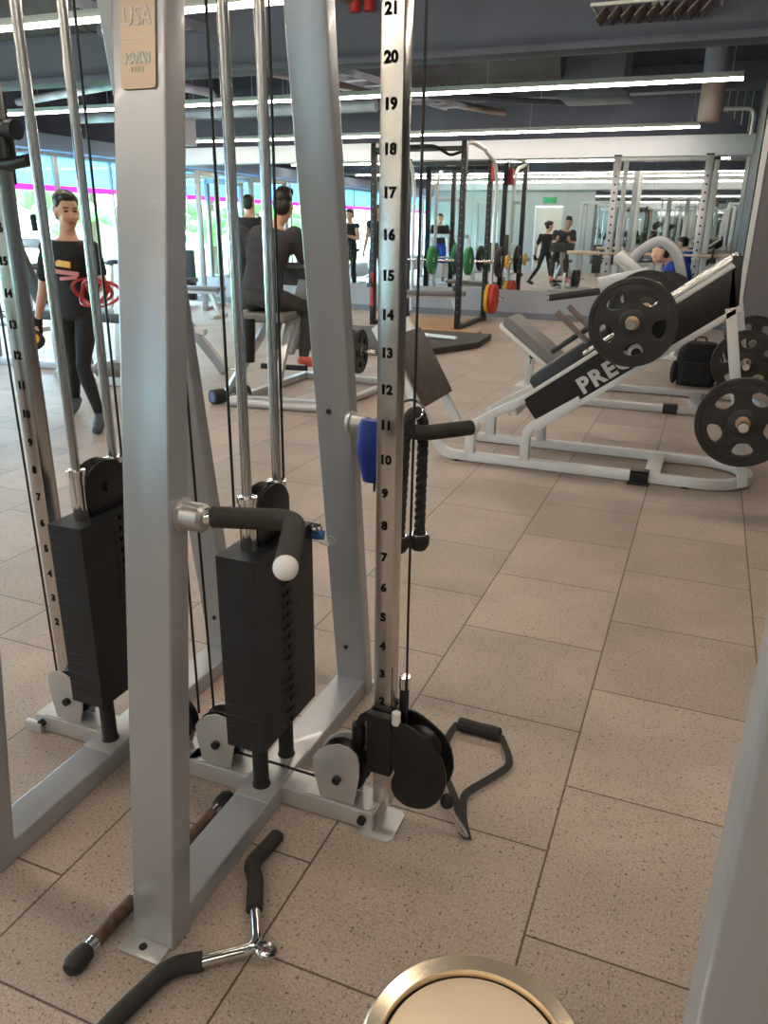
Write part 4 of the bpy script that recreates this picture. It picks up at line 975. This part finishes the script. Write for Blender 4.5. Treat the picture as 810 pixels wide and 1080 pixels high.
rb = thing('resistance_band', 'red looped resistance band held in the raised hand of the walking woman', 'resistance band', (-3.72, 4.12, .93))
mb = MB()
for k, (R_, cx, tl) in enumerate([(.120, -3.70, .15), (.115, -3.60, -.2), (.110, -3.65, .35)]):
    c = V((cx, 4.10-.02*k, .965)); pts = []
    for j in range(33):
        a = 2*PI*j/32; pts.append(c + V((R_*math.cos(a)*1.1, .04*math.sin(a*2+k), R_*.70*math.sin(a)+tl*.25*math.cos(a)*R_)))
    mb.rect(pts, .012, .022, (0, 1, .1))
mb.build('band_loops', 'redpaint', rb)
MB().tube([(-3.61, 4.08, 1.02), (-3.64, 4.06, .955), (-3.63, 4.06, .90)], .012, 8).build('end_tab', 'black', rb)
hg = thing('wrist_weight', 'round black and yellow weight held in the lowered gloved hand', 'hand weight', (-4.35, 4.20, .56))
MB().lathe([(.02, -.02), (.055, -.022), (.068, -.012), (.068, .012), (.055, .022), (.02, .02), (.02, -.02)], (-4.345, 4.205, .60), (.35, -.72, .6), 28).build('tyre', 'rubber', hg)
MB().lathe([(0, -.024), (.040, -.024), (.042, 0), (.040, .024), (0, .024)], (-4.345, 4.205, .60), (.35, -.72, .6), 24).build('centre', 'yellow', hg)
# seated man, back to the camera
person('man in a charcoal tee sitting on the curl machine with his back to us', dict(
    head=(-3.31, 5.98, 1.53), neck=(-3.36, 5.93, 1.375), chest=(-3.41, 5.86, 1.16), hip=(-3.46, 5.82, .80),
    shL=(-3.62, 5.83, 1.295), shR=(-3.19, 5.93, 1.305), elL=(-3.60, 6.08, 1.06), elR=(-3.13, 6.08, 1.05),
    wrL=(-3.50, 6.30, 1.12), haL=(-3.47, 6.36, 1.20), wrR=(-3.20, 6.30, 1.12), haR=(-3.22, 6.37, 1.20), palmL=(0, -1, .2), palmR=(0, -1, .2), curlL=C(1.4), curlR=C(1.4),
    hipL=(-3.55, 5.84, .80), hipR=(-3.37, 5.86, .80), knL=(-3.56, 6.24, .70), knR=(-3.25, 6.24, .70),
    ankL=(-3.58, 6.18, .30), ankR=(-3.235, 6.13, .285), toeL=(-3.56, 6.30, .24), toeR=(-3.19, 6.24, .225)),
    top=('greycloth', 'tee'), bottom=('greypants', 'long'), shoe='pinkshoe', hairstyle='spiky', face=(-.20, .97, -.12), girth=1.12)
def stand(label, x, y, h, ang, top, bottom, skin='skin', hair='short', arms='down', **k):
    c, s = math.cos(ang), math.sin(ang); q = h/1.72
    def W(r, f, z): return V((x + (r*c - f*s)*q, y + (r*s + f*c)*q, z*q))      # r: person's right when facing +f
    J = dict(head=W(0, .02, 1.59), neck=W(0, 0, 1.44), chest=W(0, -.01, 1.24), hip=W(0, 0, .93), shL=W(-.185, 0, 1.375), shR=W(.185, 0, 1.375),
             hipL=W(-.085, 0, .88), hipR=W(.085, 0, .88), knL=W(-.11, .03, .48), knR=W(.11, .03, .48), ankL=W(-.12, -.02, .085), ankR=W(.12, -.02, .085), toeL=W(-.14, .12, .035), toeR=W(.14, .12, .035))
    if arms == 'down': J.update(elL=W(-.25, -.02, 1.10), elR=W(.25, -.02, 1.10), wrL=W(-.26, .08, .86), wrR=W(.26, .08, .86), haL=W(-.26, .11, .78), haR=W(.26, .11, .78))
    else: J.update(elL=W(-.28, .06, 1.12), elR=W(.28, .06, 1.12), wrL=W(-.14, .25, 1.18), wrR=W(.14, .25, 1.18), haL=W(-.06, .28, 1.20), haR=W(.06, .28, 1.20))
    J['palmL'] = W(1, 0, 0)-W(0, 0, 0); J['palmR'] = W(-1, 0, 0)-W(0, 0, 0)
    return person(label, J, skin, top, bottom, hairstyle=hair, face=W(0, 1, -.08)-W(0, 0, 0), vox=.014, **k)
stand('person in a black tank top standing behind the seated man, seen from behind', -6.36, 10.45, 1.80, .1, ('blackcloth', 'tank'), ('blackcloth', 'long'), 'skin_pale')
stand('man in a black tank top seen facing us in the mirror beside the numbered post', -7.45, 9.4, 1.74, .25, ('blackcloth', 'tank'), ('blackcloth', 'long'), 'skin_pale', arms='bent')
stand('man in a dark tee and blue shorts reflected in the mirror through the black rack', -6.95, 4.65, 1.74, -.2, ('blackcloth', 'tee'), ('bluecloth', 'short'))
# person in blue leaning on the bench by the silver rack
person('person in a royal blue tee sitting hunched on a bench behind the leg press', dict(
    head=(-.575, 9.74, 1.155), neck=(-.45, 9.82, 1.065), chest=(-.33, 9.90, .92), hip=(-.20, 10.0, .60),
    shL=(-.42, 9.68, 1.0), shR=(-.38, 10.04, 1.0), elL=(-.54, 9.62, .80), elR=(-.52, 10.08, .80), wrL=(-.66, 9.72, .86), wrR=(-.66, 9.98, .86), haL=(-.70, 9.78, .93), haR=(-.70, 9.92, .93),
    palmL=(.5, .5, 0), palmR=(.5, -.5, 0), hipL=(-.22, 9.90, .57), hipR=(-.22, 10.08, .57), knL=(-.62, 9.86, .52), knR=(-.62, 10.10, .52), ankL=(-.62, 9.86, .09), ankR=(-.62, 10.10, .09), toeL=(-.76, 9.86, .035), toeR=(-.76, 10.10, .035)),
    'skin_pale', ('bluecloth', 'tee'), ('greypants', 'short'), hairstyle='short', face=(-.95, -.3, -.1), vox=.013)
# ------------------------------------------------------------------ curl machine under the seated man
cm = thing('curl_machine', 'silver seated curl machine with a grey seat that the man in charcoal uses', 'curl machine', (-3.2, 5.9, 0))
MB().tube(fillet([(-3.46, 5.28, .035), (-2.66, 5.38, .035), (-2.58, 6.65, .035)], .15, 8), .033, 14).build('floor_tube', 'paint2', cm)
MB().rect([(-3.44, 5.42, .035), (-2.63, 5.52, .035)], .06, .06).build('floor_beam', 'paint2', cm, .006)
MB().rect([(-3.48, 5.30, .035), (-3.50, 6.7, .035)], .06, .055).build('floor_beam', 'paint2', cm, .006)
MB().rect([(-3.5, 6.66, .035), (-2.58, 6.66, .035)], .06, .055).build('floor_beam', 'paint2', cm, .006)
MB().bar((-3.66, 5.55, .05), (-3.40, 5.86, .64), .06, .06).build('seat_post', 'paint2', cm, .006)
MB().bar((-3.18, 5.50, .05), (-3.25, 5.92, .60), .06, .06).build('seat_post', 'paint2', cm, .006)
MB().box((-3.44, 5.84, .665), (.46, .36, .075), M.Rotation(.2, 3, 'Z')).build('seat', 'pad_grey', cm, .02, 3)
MB().bar((-3.33, 6.0, .34), (-3.33, 6.4, .95), .12, .06).build('arm_support', 'paint2', cm, .006)
MB().box((-3.34, 6.36, .98), (.56, .26, .07), M.Rotation(-.7, 3, 'X')).build('arm_pad', 'pad_dark', cm, .02, 3)
MB().tube([(-3.62, 6.05, .20), (-3.20, 6.12, .20)], .025, 12).build('foot_bar', 'rubber', cm)
MB().cyl((-3.72, 5.7, .22), (-3.60, 5.74, .21), .012, n=10).cyl((-3.605, 5.738, .21), (-3.585, 5.745, .21), .028, n=14).build('lever_pin', 'chrome', cm)
MB().tube([(-3.12, 6.55, .31), (-2.74, 6.58, .31)], .024, 12).build('plate_horn', 'chrome', cm)
MB().bar((-3.2, 6.66, .05), (-3.2, 6.55, .42), .06, .06).build('horn_post', 'paint2', cm, .004)
plate((-2.975, 6.562, .31), (1, .08, 0), .19, .045, 'dark weight plate on the curl machine, closer to the seated man', phase=10)
plate((-2.89, 6.57, .31), (1, .08, 0), .20, .045, 'dark weight plate on the curl machine, outer one beside the numbered post', phase=40)
lb = thing('knee_sleeve', 'black and orange knee support on the shin of the seated man', 'knee support', (-3.53, 5.72, .30))
MB().loft([[V((-3.50+(.07-.03*t)*math.cos(a), 5.66+.05*math.sin(a), .66-.36*t)) for a in [2*PI*k/14 for k in range(14)]] for t in [j/6 for j in range(7)]]).build('pad', 'black', lb)
MB().box((-3.55, 5.606, .57), (.06, .012, .02)).build('orange_tab', 'yellow', lb, .004)
# dumbbell on the floor
db = thing('dumbbell', 'dark blue ended dumbbell lying on the floor left of the curl machine', 'dumbbell', (-3.56, 5.3, 0))
A = V((-3.63, 5.27, .062)); B = V((-3.50, 5.60, .062)); d = (B-A).normalized()
for p, s in ((A, 1), (B, -1)):
    h = MB().cyl(p, p+d*s*.11, .060, n=24).build('head', 'rubber', db, .006)
    MB().cyl(p-d*s*.003, p, .040, n=20).build('end_badge', mat('slate blue badge', (.10, .15, .28), .5), h)
MB().cyl(A+d*.1, B-d*.1, .016, n=14).build('grip', 'chrome', db)
# machines around the walking woman
m2 = thing('rowing_machine', 'pale grey gym machine standing behind the walking woman by the windows', 'gym machine', (-5.6, 6.1, 0))
MB().bar((-6.75, 6.0, 1.19), (-5.75, 6.0, 1.19), .09, .09).build('top_bar', 'paint', m2, .008)
MB().bar((-5.78, 6.0, 1.2), (-5.55, 6.0, .05), .09, .08, (0, 1, 0)).build('front_post', 'paint', m2, .008)
MB().bar((-6.7, 6.0, 1.2), (-6.75, 6.0, .05), .09, .08, (0, 1, 0)).build('rear_post', 'paint', m2, .008)
MB().bar((-6.25, 5.95, 1.25), (-5.98, 5.95, .62), .12, .07, (0, 1, 0)).build('back_pad', 'pad_dark', m2, .02)
MB().box((-5.90, 5.95, .55), (.40, .36, .08)).build('seat', 'pad_dark', m2, .02)
MB().bar((-5.90, 6.0, .5), (-5.90, 6.0, .05), .08, .08).build('seat_post', 'paint', m2, .006)
MB().span((-6.8, 5.95, .003), (-5.3, 6.05, .08)).span((-5.6, 5.6, .003), (-5.5, 6.4, .08)).build('floor_frame', 'paint', m2, .006)
MB().tube([(-6.0, 6.0, 1.3), (-6.0, 5.99, 1.45)], .03, 10).build('handle', 'black', m2)
m3 = thing('leg_curl_machine', 'grey machine frame with a rubber roller between the woman and the large upright', 'gym machine', (-4.7, 5.9, 0))
MB().bar((-4.80, 5.6, .06), (-4.70, 5.6, 1.05), .10, .08, (0, 1, 0)).build('post', 'paint_pale', m3, .008)
MB().rect(fillet([(-4.83, 6.3, .95), (-4.72, 6.4, .55), (-4.45, 6.5, .20), (-4.30, 6.5, .02)], .25, 8), .09, .06, (0, 1, 0)).build('curved_leg', 'paint', m3, .006)
MB().span((-5.25, 5.55, .003), (-4.62, 5.65, .075)).span((-4.78, 5.6, .003), (-4.68, 6.4, .075)).build('floor_frame', 'paint_pale', m3, .006)
MB().cyl((-4.95, 5.45, .16), (-4.70, 5.52, .16), .065, n=20).build('roller', 'pad_grey', m3, .01)
MB().cyl((-4.62, 6.45, .42), (-4.47, 6.45, .40), .035, n=16).build('roller', 'white', m3, .006)
MB().box((-4.95, 5.7, .60), (.5, .34, .08)).build('seat', 'pad_dark', m3, .02)
MB().box((-4.75, 6.1, 1.0), (.10, .4, .5), M.Rotation(.2, 3, 'Y')).build('back_pad', 'pad_dark', m3, .02)
# exercise bikes along the window wall
def bike(loc, rz, lab):
    b = thing('exercise_bike', lab, 'exercise bike', (0, 0, 0), None)
    MB().span((-.5, -.04, .02), (.5, .04, .09)).span((-.5, -.25, 0), (-.42, .25, .06)).span((.42, -.25, 0), (.5, .25, .06)).build('base_frame', 'paint_pale', b, .01)
    MB().lathe([(0, -.06), (.24, -.06), (.27, -.03), (.27, .03), (.24, .06), (0, .06)], (.22, 0, .36), Y_, 28).build('flywheel_cover', 'white', b)
    MB().tube(fillet([(.2, 0, .3), (.32, 0, .75), (.40, 0, 1.08)], .1), .045, 12).build('front_column', 'paint_pale', b)
    MB().tube([(-.15, 0, .1), (-.28, 0, .78)], .04, 12).build('seat_post', 'paint_pale', b)
    MB().ell((-.30, 0, .82), (.15, .11, .05)).build('saddle', 'black', b)
    MB().tube(fillet([(.30, -.24, 1.10), (.42, -.20, 1.12), (.42, .20, 1.12), (.30, .24, 1.10)], .05), .018, 10).build('handlebar', 'black', b)
    MB().box((.47, 0, 1.22), (.05, .26, .20), M.Rotation(.4, 3, 'Y')).build('console', 'white', b, .015)
    for s in (-1, 1): MB().tube([(.1, s*.07, .34), (.1+.12*s, s*.10, .34-.12*s)], .012, 8).box((.1+.12*s, s*.15, .34-.12*s), (.09, .08, .02)).build('pedal', 'black', b)
    b.location = loc; b.rotation_euler = (0, 0, rz); return b
b0 = bike((-8.75, 9.9, 0), PI, 'pale exercise bike along the windows, closest to the mirror wall')
for i, (y, lab) in enumerate([(8.4, 'pale exercise bike, second from the mirror wall along the windows'), (6.9, 'pale exercise bike, third from the mirror wall along the windows'), (4.2, 'pale exercise bike by the windows nearer the rear door, seen in the mirror')]):
    copy_thing(b0, (-8.75, y, 0), PI, lab)
# racks behind the camera, met only in the mirror
def frame_rack(loc, rz, lab, m):
    r = thing('cable_tower', lab, 'gym machine', (0, 0, 0))
    for x in (-.6, .6):
        for y in (-.45, .45): MB().span((x-.04, y-.04, .004), (x+.04, y+.04, 2.2)).build('upright', m, r, .005)
        MB().span((x-.04, -.45, 2.12), (x+.04, .45, 2.2)).build('top_side_beam', m, r, .004)
        MB().span((x-.04, -.45, .004), (x+.04, .45, .07)).build('floor_side_beam', m, r, .004)
    MB().span((-.6, .41, 2.12), (.6, .49, 2.2)).build('top_beam', m, r, .004)
    MB().span((-.13, .30, .1), (.13, .44, .95)).build('weight_stack', 'stack', r, .004)
    for x in (-.08, .08): MB().cyl((x, .37, .95), (x, .37, 2.15), .012, n=10).build('guide_rod', 'chrome', r)
    MB().box((0, -.1, .45), (.36, 1.0, .08)).build('seat', 'pad_dark', r, .02)
    MB().span((-.04, -.4, .004), (.04, .2, .41)).build('seat_post', m, r, .004)
    r.location = loc; r.rotation_euler = (0, 0, rz); return r
r0 = frame_rack((-6.6, -.4, 0), .1, 'grey cable tower seen in the mirror left of the door', 'paint')
for loc, rz, lab in [((-8.6, 11.75, 0), .25, 'grey cable tower in the far left corner, seen between the uprights'), ((-3.4, -.8, 0), 0, 'grey cable tower seen in the mirror right of the door'), ((-7.6, 2.6, 0), 1.4, 'grey cable tower by the windows, seen in the mirror'),
                     ((2.6, 2.2, 0), 1.2, 'grey cable tower on the right of the room, seen in the mirror'), ((.9, -1.2, 0), .2, 'grey cable tower behind the photographer, seen in the mirror')]:
    copy_thing(r0, loc, rz, lab)
stand('man in a black tee seen in the mirror between the silver rack uprights', 1.2, 7.6, 1.7, .3, ('blackcloth', 'tee'), ('blackcloth', 'long'), arms='bent')

GROUPS = {'weight plate': 'weight plates on the machines', 'bumper plate': 'bumper plates on the black rack', 'exercise bike': 'exercise bikes along the windows', 'duct': 'ceiling ducts',
          'pipe': 'ceiling pipes', 'bench': 'flat benches', 'barbell': 'racked barbells', 'person': 'people in the gym'}
for o in list(COL.objects):
    if o.parent is None and o.get('category') in GROUPS and not o.get('group'): o['group'] = GROUPS[o['category']]
    if o.parent is None and o.name.startswith('cable_tower'): o['group'] = 'grey cable towers'
# ------------------------------------------------------------------ camera, light, output
cam = bpy.data.cameras.new('camera'); co = bpy.data.objects.new('camera', cam); COL.objects.link(co)
R = V((.92667329, .37562851, .01341058)); U = V((-.1415369, .31567346, .9382524)); F = V((-.34820098, .87135153, -.34569146))
co.matrix_world = M(((R.x, U.x, -F.x, 0), (R.y, U.y, -F.y, 0), (R.z, U.z, -F.z, 1.385), (0, 0, 0, 1)))
cam.sensor_fit = 'VERTICAL'; cam.sensor_height = 36; cam.lens = 816.475/1080*36; cam.clip_start = .02
SC.camera = co
w = bpy.data.worlds.new('daylight'); SC.world = w; w.use_nodes = True; nt = w.node_tree; bg_ = nt.nodes['Background']
bg_.inputs[0].default_value = (.62, .82, 1., 1); bg_.inputs[1].default_value = 18.0
SC.view_settings.view_transform = 'Standard'; SC.view_settings.look = 'None'; SC.view_settings.gamma = 1; SC.view_settings.exposure = .53; SC.view_settings.use_curve_mapping = False
SC.cycles.use_denoising = True; SC.cycles.max_bounces = 8; SC.cycles.diffuse_bounces = 4; SC.cycles.glossy_bounces = 5; SC.cycles.transparent_max_bounces = 8
SC.cycles.sample_clamp_indirect = 6
SC.cycles.use_adaptive_sampling = True
